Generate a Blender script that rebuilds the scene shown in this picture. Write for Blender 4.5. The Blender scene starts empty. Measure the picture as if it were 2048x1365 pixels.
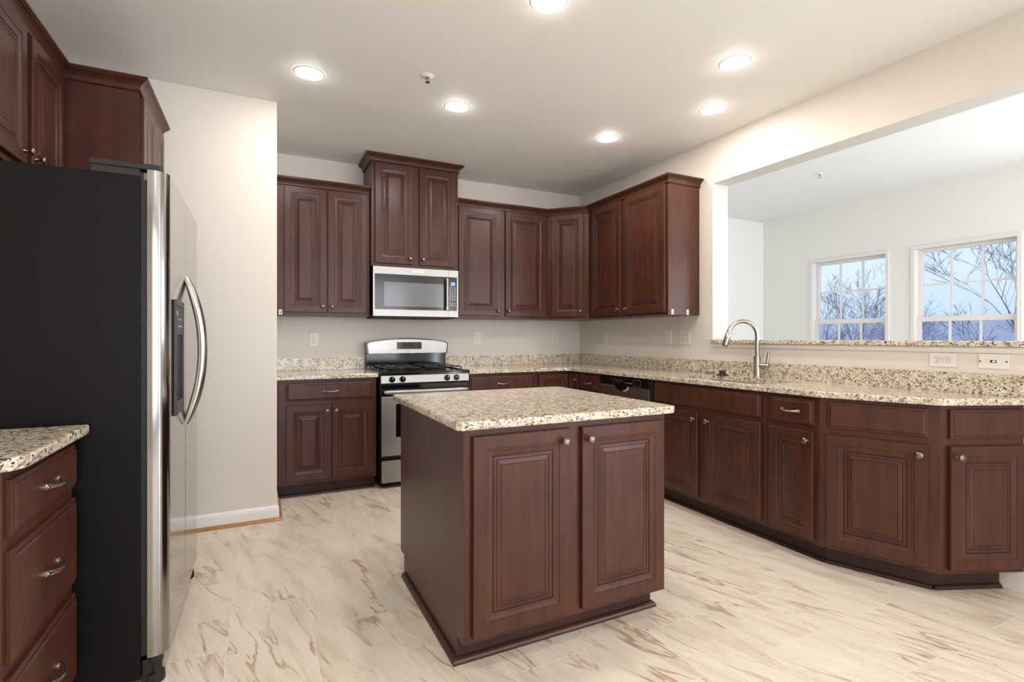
import bpy, bmesh, math, random
from mathutils import Vector, Matrix
from math import sin, cos, pi, radians, sqrt, atan2

S = bpy.context.scene
COL = S.collection

# ------------------------------------------------------------------ camera
H_EYE = 1.195
cam_d = bpy.data.cameras.new('camera')
cam = bpy.data.objects.new('camera', cam_d)
COL.objects.link(cam)
cam.location = (0, 0, H_EYE)
cam.rotation_euler = (pi / 2, 0, -radians(26.1))
cam_d.sensor_width = 36
cam_d.lens = 1020.0 / 2048 * 36
cam_d.shift_y = -7.3 / 2048
cam_d.clip_start = 0.02
cam_d.clip_end = 300
S.camera = cam

# ------------------------------------------------------------------ exposure, sky
S.view_settings.view_transform = 'Standard'
S.view_settings.look = 'None'
S.view_settings.exposure = 0.14
S.view_settings.gamma = 1.0
S.view_settings.use_curve_mapping = False
S.cycles.use_denoising = True
S.cycles.max_bounces = 8
S.cycles.diffuse_bounces = 5
S.cycles.sample_clamp_indirect = 12

LAMP = 150.0           # recessed lamp lens radiance
LAMP_COL = (1.0, 0.945, 0.885)
SIDE_W = 50           # power of the added lamps for the morning room's unseen daylight
BACK_W = 90          # power of the added lamp for unseen daylight behind the camera

world = bpy.data.worlds.new('dusk_sky')
S.world = world
world.use_nodes = True
wn = world.node_tree
for n in list(wn.nodes):
    wn.nodes.remove(n)
w_out = wn.nodes.new('ShaderNodeOutputWorld')
w_bg = wn.nodes.new('ShaderNodeBackground')
w_tc = wn.nodes.new('ShaderNodeTexCoord')
w_sep = wn.nodes.new('ShaderNodeSeparateXYZ')
w_ramp = wn.nodes.new('ShaderNodeValToRGB')
w_ns = wn.nodes.new('ShaderNodeTexNoise')
w_ns.inputs['Scale'].default_value = 2.5
w_add = wn.nodes.new('ShaderNodeMath'); w_add.operation = 'MULTIPLY_ADD'
w_add.inputs[1].default_value = 0.06
wn.links.new(w_tc.outputs['Generated'], w_sep.inputs[0])
wn.links.new(w_tc.outputs['Generated'], w_ns.inputs['Vector'])
wn.links.new(w_ns.outputs['Fac'], w_add.inputs[0])
wn.links.new(w_sep.outputs['Z'], w_add.inputs[2])
wn.links.new(w_add.outputs[0], w_ramp.inputs[0])
wn.links.new(w_ramp.outputs[0], w_bg.inputs['Color'])
wn.links.new(w_bg.outputs[0], w_out.inputs[0])
cr = w_ramp.color_ramp
cr.elements[0].position = 0.0; cr.elements[0].color = (0.50, 0.63, 0.95, 1)
cr.elements[1].position = 1.0; cr.elements[1].color = (0.33, 0.50, 0.90, 1)
for p, c in ((0.035, (0.56, 0.70, 1.0, 1)), (0.075, (0.70, 0.87, 1.10, 1)), (0.13, (0.80, 0.97, 1.18, 1)), (0.35, (0.60, 0.80, 1.04, 1))):
    e = cr.elements.new(p); e.color = c
w_bg.inputs['Strength'].default_value = 0.95


def area(name, loc, rot, sx, sy, power, col):
    d = bpy.data.lights.new(name, 'AREA')
    d.shape = 'RECTANGLE'; d.size = sx; d.size_y = sy
    d.energy = power; d.color = col
    o = bpy.data.objects.new(name, d)
    COL.objects.link(o)
    o.location = loc; o.rotation_euler = rot
    return o


# added area lamps that stand for daylight from unseen openings
area('added_daylight_side', (5.98, 0.2, 1.45), (0, -pi / 2, pi), 1.5, 2.6, SIDE_W, (0.86, 0.93, 1.0))
area('added_daylight_rear', (1.2, -2.9, 1.35), (-pi / 2, 0, pi), 3.4, 2.1, BACK_W, (0.96, 0.96, 1.0))
area('added_daylight_rear_morning', (4.7, -2.9, 1.35), (-pi / 2, 0, pi), 1.8, 2.1, SIDE_W * 2.2, (0.95, 0.98, 1.0))

# ------------------------------------------------------------------ materials
def s2l(c):
    c = c / 255.0
    return c / 12.92 if c <= 0.04045 else ((c + 0.055) / 1.055) ** 2.4


def rgb(r, g, b):
    return (s2l(r), s2l(g), s2l(b), 1)


def mat(name, col, rough=0.5, metal=0.0, coat=0.0, spec=0.5, emit=None, estr=0):
    m = bpy.data.materials.new(name)
    m.use_nodes = True
    b = m.node_tree.nodes['Principled BSDF']
    b.inputs['Base Color'].default_value = col
    b.inputs['Roughness'].default_value = rough
    b.inputs['Metallic'].default_value = metal
    b.inputs['Coat Weight'].default_value = coat
    b.inputs['Coat Roughness'].default_value = 0.18
    b.inputs['Specular IOR Level'].default_value = spec
    if emit:
        b.inputs['Emission Color'].default_value = emit
        b.inputs['Emission Strength'].default_value = estr
    return m


def N(m, t, **kw):
    n = m.node_tree.nodes.new(t)
    for k, v in kw.items():
        setattr(n, k, v)
    return n


def L(m, a, b):
    m.node_tree.links.new(a, b)


def B(m):
    return m.node_tree.nodes['Principled BSDF']


def ramp(m, stops, interp='LINEAR'):
    r = N(m, 'ShaderNodeValToRGB')
    r.color_ramp.interpolation = interp
    el = r.color_ramp.elements
    el[0].position, el[0].color = stops[0]
    el[1].position, el[1].color = stops[-1]
    for p, c in stops[1:-1]:
        e = el.new(p); e.color = c
    return r


def mapped(m, scale=(1, 1, 1), rot=(0, 0, 0), coord='Object'):
    tc = N(m, 'ShaderNodeTexCoord')
    mp = N(m, 'ShaderNodeMapping')
    mp.inputs['Scale'].default_value = scale
    mp.inputs['Rotation'].default_value = rot
    L(m, tc.outputs[coord], mp.inputs[0])
    return mp.outputs[0]


def noise(m, vec, scale, detail=4, rough=0.5, dist=0.0):
    n = N(m, 'ShaderNodeTexNoise')
    n.inputs['Scale'].default_value = scale
    n.inputs['Detail'].default_value = detail
    n.inputs['Roughness'].default_value = rough
    n.inputs['Distortion'].default_value = dist
    L(m, vec, n.inputs['Vector'])
    return n.outputs['Fac']


def mixc(m, fac, a, b, blend='MIX'):
    n = N(m, 'ShaderNodeMix', data_type='RGBA', blend_type=blend)
    for s, v in ((n.inputs[0], fac), (n.inputs[6], a), (n.inputs[7], b)):
        if hasattr(v, 'is_linked'):
            L(m, v, s)
        else:
            s.default_value = v
    return n.outputs[2]


def bump(m, h, strength, dist=0.002):
    n = N(m, 'ShaderNodeBump')
    n.inputs['Strength'].default_value = strength
    n.inputs['Distance'].default_value = dist
    L(m, h, n.inputs['Height'])
    L(m, n.outputs[0], B(m).inputs['Normal'])


def paint(name, col, rough=0.6, b=0.05):
    m = mat(name, col, rough, spec=0.3)
    v = mapped(m)
    f = noise(m, v, 2.0, 2)
    L(m, mixc(m, f, col, tuple(c * 0.96 for c in col[:3]) + (1,)), B(m).inputs['Base Color'])
    bump(m, noise(m, v, 220, 3), b, 0.001)
    return m


def wood(name, dark, light, rough=0.3, coat=0.35):
    m = mat(name, light, rough, coat=coat, spec=0.3)
    v = mapped(m, (9, 9, 0.9))
    g = noise(m, v, 3.0, 6, 0.6, 0.4)
    v2 = mapped(m, (60, 60, 2.5))
    g2 = noise(m, v2, 4.0, 3)
    blot = noise(m, mapped(m), 3.5, 3)
    r = ramp(m, [(0.3, dark), (0.7, light)])
    L(m, g, r.inputs[0])
    c = mixc(m, 0.25, r.outputs[0], mixc(m, g2, dark, light))
    r2 = ramp(m, [(0.35, (0.82, 0.82, 0.82, 1)), (0.65, (1.08, 1.05, 1.03, 1))])
    L(m, blot, r2.inputs[0])
    L(m, mixc(m, 1.0, c, r2.outputs[0], 'MULTIPLY'), B(m).inputs['Base Color'])
    bump(m, g2, 0.06, 0.0006)
    return m


M = {}
M['wall'] = paint('warm_greige_paint', rgb(219, 212, 202))
M['wall2'] = paint('pale_grey_paint', rgb(238, 239, 236))
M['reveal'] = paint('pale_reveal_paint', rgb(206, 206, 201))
M['ceil'] = paint('ceiling_paint', rgb(240, 238, 234))
M['white'] = mat('white_gloss_trim', rgb(232, 230, 226), 0.35)
M['plate'] = mat('white_plastic', rgb(225, 221, 213), 0.35)
M['slot'] = mat('dark_slot', rgb(50, 46, 42), 0.6)
M['wood'] = wood('cherry_stained_wood', rgb(60, 34, 25), rgb(83, 48, 35), 0.31, 0.0)
M['glaze'] = wood('dark_glaze_groove', rgb(32, 17, 13), rgb(44, 24, 18))
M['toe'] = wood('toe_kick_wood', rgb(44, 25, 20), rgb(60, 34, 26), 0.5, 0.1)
M['oak'] = wood('honey_oak_quarter_round', rgb(160, 108, 66), rgb(186, 134, 88), 0.4, 0.2)
M['black'] = mat('black_appliance_enamel', rgb(13, 12, 12), 0.45, spec=0.16)
v = mapped(M['black']); bump(M['black'], noise(M['black'], v, 420, 2), 0.35, 0.0006)
M['gloss'] = mat('black_gloss', rgb(12, 12, 13), 0.08, spec=0.6)
M['matte'] = mat('black_rubber', rgb(20, 19, 18), 0.55)
M['iron'] = mat('cast_iron_grate', rgb(22, 22, 23), 0.4)
M['nickel'] = mat('brushed_nickel', rgb(176, 168, 158), 0.26, 1.0)
M['pewter'] = mat('antique_pewter', rgb(128, 116, 104), 0.32, 1.0)
M['chrome'] = mat('chrome', rgb(210, 210, 212), 0.1, 1.0)
M['whitemark'] = mat('printed_white_mark', rgb(205, 205, 205), 0.5)
M['greymark'] = mat('printed_grey_mark', rgb(120, 120, 122), 0.5)
M['badge'] = mat('silver_badge', rgb(215, 215, 214), 0.3, 0.4)
M['mwglass'] = mat('microwave_window_glass', rgb(104, 107, 110), 0.12, spec=0.6)
M['mwframe'] = mat('microwave_door_glass', rgb(38, 39, 41), 0.12, spec=0.6)
M['bezel'] = mat('dark_grey_plastic', rgb(46, 44, 43), 0.35, spec=0.35)
M['lcd'] = mat('lit_display', rgb(60, 80, 120), 0.3, emit=rgb(160, 190, 255), estr=0.7)
M['lens'] = mat('lamp_lens', rgb(250, 248, 240), 0.5, emit=LAMP_COL + (1,), estr=LAMP)
M['lampcone'] = mat('lamp_trim_white', rgb(235, 232, 226), 0.45)
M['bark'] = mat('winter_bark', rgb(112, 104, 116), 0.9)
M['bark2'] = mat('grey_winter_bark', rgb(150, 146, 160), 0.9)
M['ground'] = mat('hazy_winter_ground', rgb(190, 198, 226), 0.95)  # distant haze put into the pale blue ground colour


def steel(name, col, rough, axis):
    m = mat(name, col, rough, 1.0)
    sc = [3, 3, 3]
    for i in range(3):
        if i != axis:
            sc[i] = 260
    v = mapped(m, tuple(sc))
    f = noise(m, v, 1.5, 3)
    r = ramp(m, [(0.2, (rough * 0.75,) * 3 + (1,)), (0.8, (rough * 1.3,) * 3 + (1,))])
    L(m, f, r.inputs[0])
    L(m, r.outputs[0], B(m).inputs['Roughness'])
    bump(m, f, 0.05, 0.0004)
    return m


M['steel_h'] = steel('brushed_stainless_horizontal', rgb(160, 157, 153), 0.36, 0)
M['steel_v'] = steel('brushed_stainless_fridge', rgb(160, 157, 154), 0.13, 1)
M['steel_dw'] = steel('brushed_stainless_dishwasher', rgb(176, 168, 160), 0.3, 0)
M['steel_c'] = steel('brushed_stainless_console', rgb(150, 147, 144), 0.22, 0)
M['sink'] = steel('brushed_sink_steel', rgb(190, 188, 186), 0.25, 1)


def granite():
    m = mat('speckled_beige_granite', rgb(205, 190, 165), 0.16, coat=0.25, spec=0.5)
    v = mapped(m)
    # warped coordinates give the crystals ragged edges
    nz = N(m, 'ShaderNodeTexNoise'); nz.inputs['Scale'].default_value = 55; nz.inputs['Detail'].default_value = 3
    L(m, v, nz.inputs['Vector'])
    wv = N(m, 'ShaderNodeMix', data_type='RGBA', blend_type='LINEAR_LIGHT')
    wv.inputs[0].default_value = 0.022
    L(m, v, wv.inputs[6]); L(m, nz.outputs['Color'], wv.inputs[7])
    vec = wv.outputs[2]
    base = ramp(m, [(0.30, rgb(172, 157, 136)), (0.45, rgb(206, 194, 172)), (0.60, rgb(222, 213, 196)), (0.78, rgb(186, 180, 171))])
    L(m, noise(m, vec, 26, 6, 0.65), base.inputs[0])
    c = base.outputs[0]
    vo = N(m, 'ShaderNodeTexVoronoi'); vo.inputs['Scale'].default_value = 75
    L(m, vec, vo.inputs['Vector'])
    cell = ramp(m, [(0.0, (0.80, 0.74, 0.66, 1)), (0.5, (1, 1, 1, 1)), (1.0, (1.1, 1.08, 1.05, 1))])
    sp = N(m, 'ShaderNodeSeparateColor'); L(m, vo.outputs['Color'], sp.inputs[0])
    L(m, sp.outputs[0], cell.inputs[0])
    c = mixc(m, 0.8, c, cell.outputs[0], 'MULTIPLY')
    # rust flecks
    fr = ramp(m, [(0.62, (0, 0, 0, 1)), (0.66, (1, 1, 1, 1))]); L(m, noise(m, vec, 34, 4, 0.6), fr.inputs[0])
    c = mixc(m, fr.outputs[0], c, rgb(140, 98, 76))
    # grey smoky patches
    fg = ramp(m, [(0.555, (0, 0, 0, 1)), (0.62, (1, 1, 1, 1))])
    L(m, noise(m, mapped(m, (1.1, 1.1, 1.3), (0.4, 0.2, 0)), 40, 5, 0.65), fg.inputs[0])
    c = mixc(m, fg.outputs[0], c, rgb(132, 124, 120))
    # black-brown minerals
    fd = ramp(m, [(0.557, (0, 0, 0, 1)), (0.583, (1, 1, 1, 1))])
    L(m, noise(m, mapped(m, (1.2, 1.2, 1.7), (0.7, 0.1, 0.5)), 76, 5, 0.66, 0.6), fd.inputs[0])
    c = mixc(m, fd.outputs[0], c, rgb(44, 36, 36))
    L(m, c, B(m).inputs['Base Color'])
    return m


M['granite'] = granite()


def floor_mat():
    m = mat('veined_stone_look_tile', rgb(210, 197, 178), 0.26, spec=0.45)
    tc = N(m, 'ShaderNodeTexCoord')
    sep = N(m, 'ShaderNodeSeparateXYZ'); L(m, tc.outputs['Object'], sep.inputs[0])
    # tiles 0.305 wide (x), 0.61 long (y), half offset
    ax = N(m, 'ShaderNodeMath', operation='ADD'); ax.inputs[1].default_value = 12.625   # (x+0.425)+40*0.305
    ay = N(m, 'ShaderNodeMath', operation='ADD'); ay.inputs[1].default_value = 12.2 - 0.095
    L(m, sep.outputs['X'], ax.inputs[0]); L(m, sep.outputs['Y'], ay.inputs[0])
    cb = N(m, 'ShaderNodeCombineXYZ')
    L(m, ay.outputs[0], cb.inputs[0]); L(m, ax.outputs[0], cb.inputs[1])
    br = N(m, 'ShaderNodeTexBrick')
    br.offset = 0.5; br.offset_frequency = 2
    br.inputs['Scale'].default_value = 1
    br.inputs['Mortar Size'].default_value = 0.0014
    br.inputs['Mortar Smooth'].default_value = 0.1
    br.inputs['Brick Width'].default_value = 0.61
    br.inputs['Row Height'].default_value = 0.305
    br.inputs['Color1'].default_value = (0, 0, 0, 1); br.inputs['Color2'].default_value = (1, 1, 1, 1)
    L(m, cb.outputs[0], br.inputs['Vector'])
    # shift veins per tile
    sc = N(m, 'ShaderNodeVectorMath', operation='SCALE'); sc.inputs['Scale'].default_value = 7.0
    L(m, br.outputs['Color'], sc.inputs[0])
    ad = N(m, 'ShaderNodeVectorMath', operation='ADD')
    L(m, tc.outputs['Object'], ad.inputs[0]); L(m, sc.outputs[0], ad.inputs[1])

    def stretch(rz, s):
        mp = N(m, 'ShaderNodeMapping')
        mp.vector_type = 'TEXTURE'
        mp.inputs['Rotation'].default_value = (0, 0, rz)
        mp.inputs['Scale'].default_value = s
        L(m, ad.outputs[0], mp.inputs[0])
        return mp.outputs[0]
    v1 = stretch(radians(16), (0.09, 0.62, 1))
    base = ramp(m, [(0.28, rgb(198, 183, 163)), (0.5, rgb(218, 207, 191)), (0.75, rgb(228, 218, 204))])
    L(m, noise(m, v1, 1.0, 6, 0.62, 0.5), base.inputs[0])
    # fine streaks
    v2 = stretch(radians(14), (0.022, 0.45, 1))
    st = ramp(m, [(0.58, (0, 0, 0, 1)), (0.75, (1, 1, 1, 1))])
    L(m, noise(m, v2, 1.0, 5, 0.6, 0.3), st.inputs[0])
    stf = N(m, 'ShaderNodeMath', operation='MULTIPLY'); stf.inputs[1].default_value = 0.55
    L(m, st.outputs[0], stf.inputs[0])
    c = mixc(m, stf.outputs[0], base.outputs[0], rgb(190, 172, 150))
    # brown veins: thin bands where a noise crosses its middle
    v3 = stretch(radians(19), (0.15, 0.95, 1))
    nv = noise(m, v3, 1.0, 5, 0.5, 0.35)
    vr = ramp(m, [(0.492, (0, 0, 0, 1)), (0.4985, (1, 1, 1, 1)), (0.502, (1, 1, 1, 1)), (0.524, (0, 0, 0, 1))])
    L(m, nv, vr.inputs[0])
    msk = ramp(m, [(0.38, (0, 0, 0, 1)), (0.56, (1, 1, 1, 1))])
    L(m, noise(m, ad.outputs[0], 3.0, 3), msk.inputs[0])
    vm = N(m, 'ShaderNodeMath', operation='MULTIPLY')
    L(m, vr.outputs[0], vm.inputs[0]); L(m, msk.outputs[0], vm.inputs[1])
    vm2 = N(m, 'ShaderNodeMath', operation='MULTIPLY'); vm2.inputs[1].default_value = 0.8
    L(m, vm.outputs[0], vm2.inputs[0])
    c = mixc(m, vm2.outputs[0], c, rgb(160, 124, 92))
    # a second, finer set of veins crossing at another angle
    v4 = stretch(radians(33), (0.12, 0.8, 1))
    vr4 = ramp(m, [(0.453, (0, 0, 0, 1)), (0.4555, (1, 1, 1, 1)), (0.457, (1, 1, 1, 1)), (0.466, (0, 0, 0, 1))])
    L(m, noise(m, v4, 1.3, 6, 0.55, 0.3), vr4.inputs[0])
    mk4 = ramp(m, [(0.40, (0, 0, 0, 1)), (0.60, (1, 1, 1, 1))])
    L(m, noise(m, ad.outputs[0], 4.0, 3), mk4.inputs[0])
    vm4 = N(m, 'ShaderNodeMath', operation='MULTIPLY')
    L(m, vr4.outputs[0], vm4.inputs[0]); L(m, mk4.outputs[0], vm4.inputs[1])
    vm5 = N(m, 'ShaderNodeMath', operation='MULTIPLY'); vm5.inputs[1].default_value = 0.6
    L(m, vm4.outputs[0], vm5.inputs[0])
    c = mixc(m, vm5.outputs[0], c, rgb(152, 120, 94))
    g = N(m, 'ShaderNodeMath', operation='MULTIPLY'); g.inputs[1].default_value = 0.9
    L(m, br.outputs['Fac'], g.inputs[0])
    c = mixc(m, g.outputs[0], c, rgb(232, 225, 213))
    L(m, c, B(m).inputs['Base Color'])
    rr = ramp(m, [(0.0, (0.2,) * 3 + (1,)), (1.0, (0.36,) * 3 + (1,))])
    L(m, noise(m, v2, 1.0, 4), rr.inputs[0]); L(m, rr.outputs[0], B(m).inputs['Roughness'])
    return m


M['floor'] = floor_mat()


def glass_mat(name, tint, gl=0.06):
    m = bpy.data.materials.new(name); m.use_nodes = True
    nt = m.node_tree
    for n in list(nt.nodes):
        nt.nodes.remove(n)
    o = nt.nodes.new('ShaderNodeOutputMaterial')
    t = nt.nodes.new('ShaderNodeBsdfTransparent'); t.inputs[0].default_value = tint
    g = nt.nodes.new('ShaderNodeBsdfGlossy'); g.inputs['Roughness'].default_value = 0.02
    mx = nt.nodes.new('ShaderNodeMixShader'); mx.inputs[0].default_value = gl
    nt.links.new(t.outputs[0], mx.inputs[1]); nt.links.new(g.outputs[0], mx.inputs[2]); nt.links.new(mx.outputs[0], o.inputs[0])
    return m


M['glass'] = glass_mat('window_glass', (0.97, 0.98, 1, 1))
M['screen'] = glass_mat('insect_screen_mesh', (0.78, 0.79, 0.84, 1), 0.0)

# ------------------------------------------------------------------ mesh helpers
class MB:
    def __init__(s):
        s.v = []; s.f = []; s.m = []; s.sm = []

    def add(s, verts, faces, mi=0, smooth=False):
        o = len(s.v)
        s.v += [tuple(p) for p in verts]
        for f in faces:
            s.f.append([o + i for i in f]); s.m.append(mi); s.sm.append(smooth)

    def box(s, x0, y0, z0, x1, y1, z1, mi=0, b=0.0):
        x0, x1 = min(x0, x1), max(x0, x1); y0, y1 = min(y0, y1), max(y0, y1); z0, z1 = min(z0, z1), max(z0, z1)
        if b <= 0:
            v = [(x, y, z) for x in (x0, x1) for y in (y0, y1) for z in (z0, z1)]
            s.add(v, [(0, 1, 3, 2), (4, 6, 7, 5), (0, 4, 5, 1), (2, 3, 7, 6), (0, 2, 6, 4), (1, 5, 7, 3)], mi)
            return
        bm = bmesh.new()
        bmesh.ops.create_cube(bm, size=1)
        for vv in bm.verts:
            vv.co = Vector(((vv.co.x + .5) * (x1 - x0) + x0, (vv.co.y + .5) * (y1 - y0) + y0, (vv.co.z + .5) * (z1 - z0) + z0))
        bmesh.ops.bevel(bm, geom=list(bm.edges), offset=b, segments=2, profile=0.6, affect='EDGES')
        s.bm(bm, mi); bm.free()

    def bm(s, bm, mi=0, smooth=False):
        bm.verts.index_update()
        s.add([v.co for v in bm.verts], [[v.index for v in f.verts] for f in bm.faces], mi, smooth)

    def prism(s, poly, z0, z1, mi=0):
        n = len(poly)
        v = [(x, y, z0) for x, y in poly] + [(x, y, z1) for x, y in poly]
        f = [(i, (i + 1) % n, n + (i + 1) % n, n + i) for i in range(n)]
        f += [tuple(range(n - 1, -1, -1)), tuple(range(n, 2 * n))]
        s.add(v, f, mi)

    def prism_x(s, poly, x0, x1, mi=0, smooth=False):      # poly in (y, z)
        n = len(poly)
        v = [(x0, y, z) for y, z in poly] + [(x1, y, z) for y, z in poly]
        s.add(v, [(i, (i + 1) % n, n + (i + 1) % n, n + i) for i in range(n)], mi, smooth)
        s.add(v, [tuple(range(n - 1, -1, -1)), tuple(range(n, 2 * n))], mi)

    def tube(s, pts, rad, seg=10, mi=0, cap=True, smooth=True, flat=1.0):
        pts = [Vector(p) for p in pts]
        n = len(pts)
        if not hasattr(rad, '__len__'):
            rad = [rad] * n
        up = None
        rings = []
        for i, p in enumerate(pts):
            d = (pts[min(i + 1, n - 1)] - pts[max(i - 1, 0)]).normalized()
            if up is None:
                up = Vector((0, 0, 1)) if abs(d.z) < 0.9 else Vector((1, 0, 0))
            a = d.cross(up).normalized(); b = a.cross(d).normalized(); up = b
            rings.append([p + a * (cos(2 * pi * k / seg) * rad[i]) + b * (sin(2 * pi * k / seg) * rad[i] * flat) for k in range(seg)])
        v = [q for r in rings for q in r]
        f = []
        for i in range(n - 1):
            for k in range(seg):
                f.append((i * seg + k, i * seg + (k + 1) % seg, (i + 1) * seg + (k + 1) % seg, (i + 1) * seg + k))
        s.add(v, f, mi, smooth)
        if cap:
            s.add(v, [tuple(range(seg - 1, -1, -1)), tuple((n - 1) * seg + k for k in range(seg))], mi)

    def lathe(s, prof, origin=(0, 0, 0), axis='z', seg=20, mi=0, smooth=True, capend=False):
        # prof: (radius, height) list
        ox, oy, oz = origin
        v = []
        for r, h in prof:
            for k in range(seg):
                a = 2 * pi * k / seg
                if axis == 'z':
                    v.append((ox + r * cos(a), oy + r * sin(a), oz + h))
                elif axis == 'y':
                    v.append((ox + r * cos(a), oy + h, oz - r * sin(a)))
                else:
                    v.append((ox + h, oy + r * cos(a), oz + r * sin(a)))
        f = []
        for i in range(len(prof) - 1):
            for k in range(seg):
                f.append((i * seg + k, i * seg + (k + 1) % seg, (i + 1) * seg + (k + 1) % seg, (i + 1) * seg + k))
        s.add(v, f, mi, smooth)
        if capend:
            s.add(v, [tuple(range(seg - 1, -1, -1)), tuple((len(prof) - 1) * seg + k for k in range(seg))], mi)

    def build(s, name, mats, parent=None, ang=35):
        me = bpy.data.meshes.new(name)
        me.from_pydata(s.v, [], s.f)
        if not isinstance(mats, (list, tuple)):
            mats = [mats]
        for mm in mats:
            me.materials.append(M[mm] if isinstance(mm, str) else mm)
        me.polygons.foreach_set('material_index', s.m)
        me.polygons.foreach_set('use_smooth', s.sm)
        bm = bmesh.new(); bm.from_mesh(me)
        bmesh.ops.recalc_face_normals(bm, faces=bm.faces)
        bm.to_mesh(me); bm.free()
        me.update()
        if any(s.sm):
            me.set_sharp_from_angle(angle=radians(ang))
        o = bpy.data.objects.new(name, me)
        COL.objects.link(o)
        if parent:
            o.parent = parent
        return o


def thing(name, label, cat, loc=(0, 0, 0), rz=0.0, group=None):
    o = bpy.data.objects.new(name, None)
    o.empty_display_size = 0.1
    COL.objects.link(o)
    o.location = loc; o.rotation_euler = (0, 0, rz)
    o['label'] = label; o['category'] = cat
    if group:
        o['group'] = group
    return o


def tag(o, label, cat, group=None):
    o['label'] = label; o['category'] = cat
    if group:
        o['group'] = group
    return o


def struct(mb, name, mats, parent=None):
    o = mb.build(name, mats, parent)
    if parent is None:
        o['kind'] = 'structure'
    return o


def offset_poly(poly, d):      # inset of a CCW polygon by d
    n = len(poly); out = []
    for i in range(n):
        p0 = Vector(poly[i - 1]); p1 = Vector(poly[i]); p2 = Vector(poly[(i + 1) % n])
        a = (p1 - p0).normalized(); b = (p2 - p1).normalized()
        na = Vector((-a.y, a.x)); nb = Vector((-b.y, b.x))
        k = (na + nb) / (1 + na.dot(nb))
        out.append((p1.x + k.x * d, p1.y + k.y * d))
    return out


def slab(mb, outer, z0, z1, holes=(), mi=0, r=0.006, loc=(0, 0)):
    """stone slab: CCW outline, eased edges, optional holes"""
    prof = [(r, z0), (r * .3, z0 + r * .3), (0, z0 + r), (0, z1 - r), (r * .3, z1 - r * .3), (r, z1)]
    n = len(outer)
    v = []
    for d, z in prof:
        v += [(x - loc[0], y - loc[1], z) for x, y in offset_poly(outer, d)]
    f = []
    for i in range(len(prof) - 1):
        for k in range(n):
            f.append((i * n + k, i * n + (k + 1) % n, (i + 1) * n + (k + 1) % n, (i + 1) * n + k))
    mb.add(v, f, mi, False)
    for z in (z0, z1):
        bm = bmesh.new()
        edges = []
        loops = [offset_poly(outer, r)] + list(holes)
        for lp in loops:
            vs = [bm.verts.new((x - loc[0], y - loc[1], z)) for x, y in lp]
            for i in range(len(vs)):
                edges.append(bm.edges.new((vs[i], vs[(i + 1) % len(vs)])))
        bmesh.ops.triangle_fill(bm, edges=edges, use_beauty=True, use_dissolve=False)
        mb.bm(bm, mi); bm.free()
    for h in holes:
        m = len(h)
        v = [(x - loc[0], y - loc[1], z0) for x, y in h] + [(x - loc[0], y - loc[1], z1) for x, y in h]
        mb.add(v, [(i, (i + 1) % m, m + (i + 1) % m, m + i) for i in range(m)], mi)


def sweep(mb, path, prof, z0, seg_range=None, mi=0, ox=0, oy=0, rz=0):
    """mitred moulding along a path; profile (out, up); outward is to the right of travel.
    vertices are written in the local frame of a thing at (ox, oy) turned by rz"""
    n = len(path)
    P = [Vector(p) for p in path]
    offs = []
    for i in range(n):
        d0 = (P[i] - P[i - 1]).normalized() if i > 0 else None
        d1 = (P[i + 1] - P[i]).normalized() if i < n - 1 else None
        if d0 is None: d0 = d1
        if d1 is None: d1 = d0
        n0 = Vector((d0.y, -d0.x)); n1 = Vector((d1.y, -d1.x))
        offs.append((n0 + n1) / (1 + n0.dot(n1)))
    a, b = seg_range if seg_range else (0, n - 1)
    v = []; m = len(prof)
    c_, s_ = cos(-rz), sin(-rz)
    for i in range(a, b + 1):
        for o, u in prof:
            q = P[i] + offs[i] * o
            x, y = q.x - ox, q.y - oy
            v.append((x * c_ - y * s_, x * s_ + y * c_, z0 + u))
    f = []
    for i in range(b - a):
        for k in range(m):
            f.append((i * m + k, i * m + (k + 1) % m, (i + 1) * m + (k + 1) % m, (i + 1) * m + k))
    f.append(tuple(range(m - 1, -1, -1))); f.append(tuple((b - a) * m + k for k in range(m)))
    mb.add(v, f, mi)


CROWN = [(0, 0), (0.010, 0), (0.013, 0.003), (0.013, 0.009), (0.009, 0.012), (0.010, 0.017), (0.014, 0.025), (0.021, 0.034),
         (0.031, 0.042), (0.040, 0.046), (0.040, 0.050), (0.046, 0.053), (0.046, 0.062), (0, 0.062)]

# raised panel door profile: (inset, height, material of the band that follows)
DOOR = [(0, 0, 0), (0, .016, 0), (.0025, .0195, 0), (.048, .0195, 1), (.0496, .0175, 0), (.054, .0172, 0), (.064, .0150, 0), (.075, .0138, 1),
        (.0768, .0112, 1), (.0792, .0112, 0), (.0812, .0140, 0), (.0915, .0148, 1), (.0932, .0128, 0), (.0945, .0140, 0), (.110, .0172, 1),
        (.1112, .0160, 1), (.1124, .0172, 0)]
DRAW = [(0, 0, 0), (0, .010, 0), (.003, .0125, 0), (.011, .0135, 1), (.0125, .0155, 0), (.018, .0195, 0)]


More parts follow.
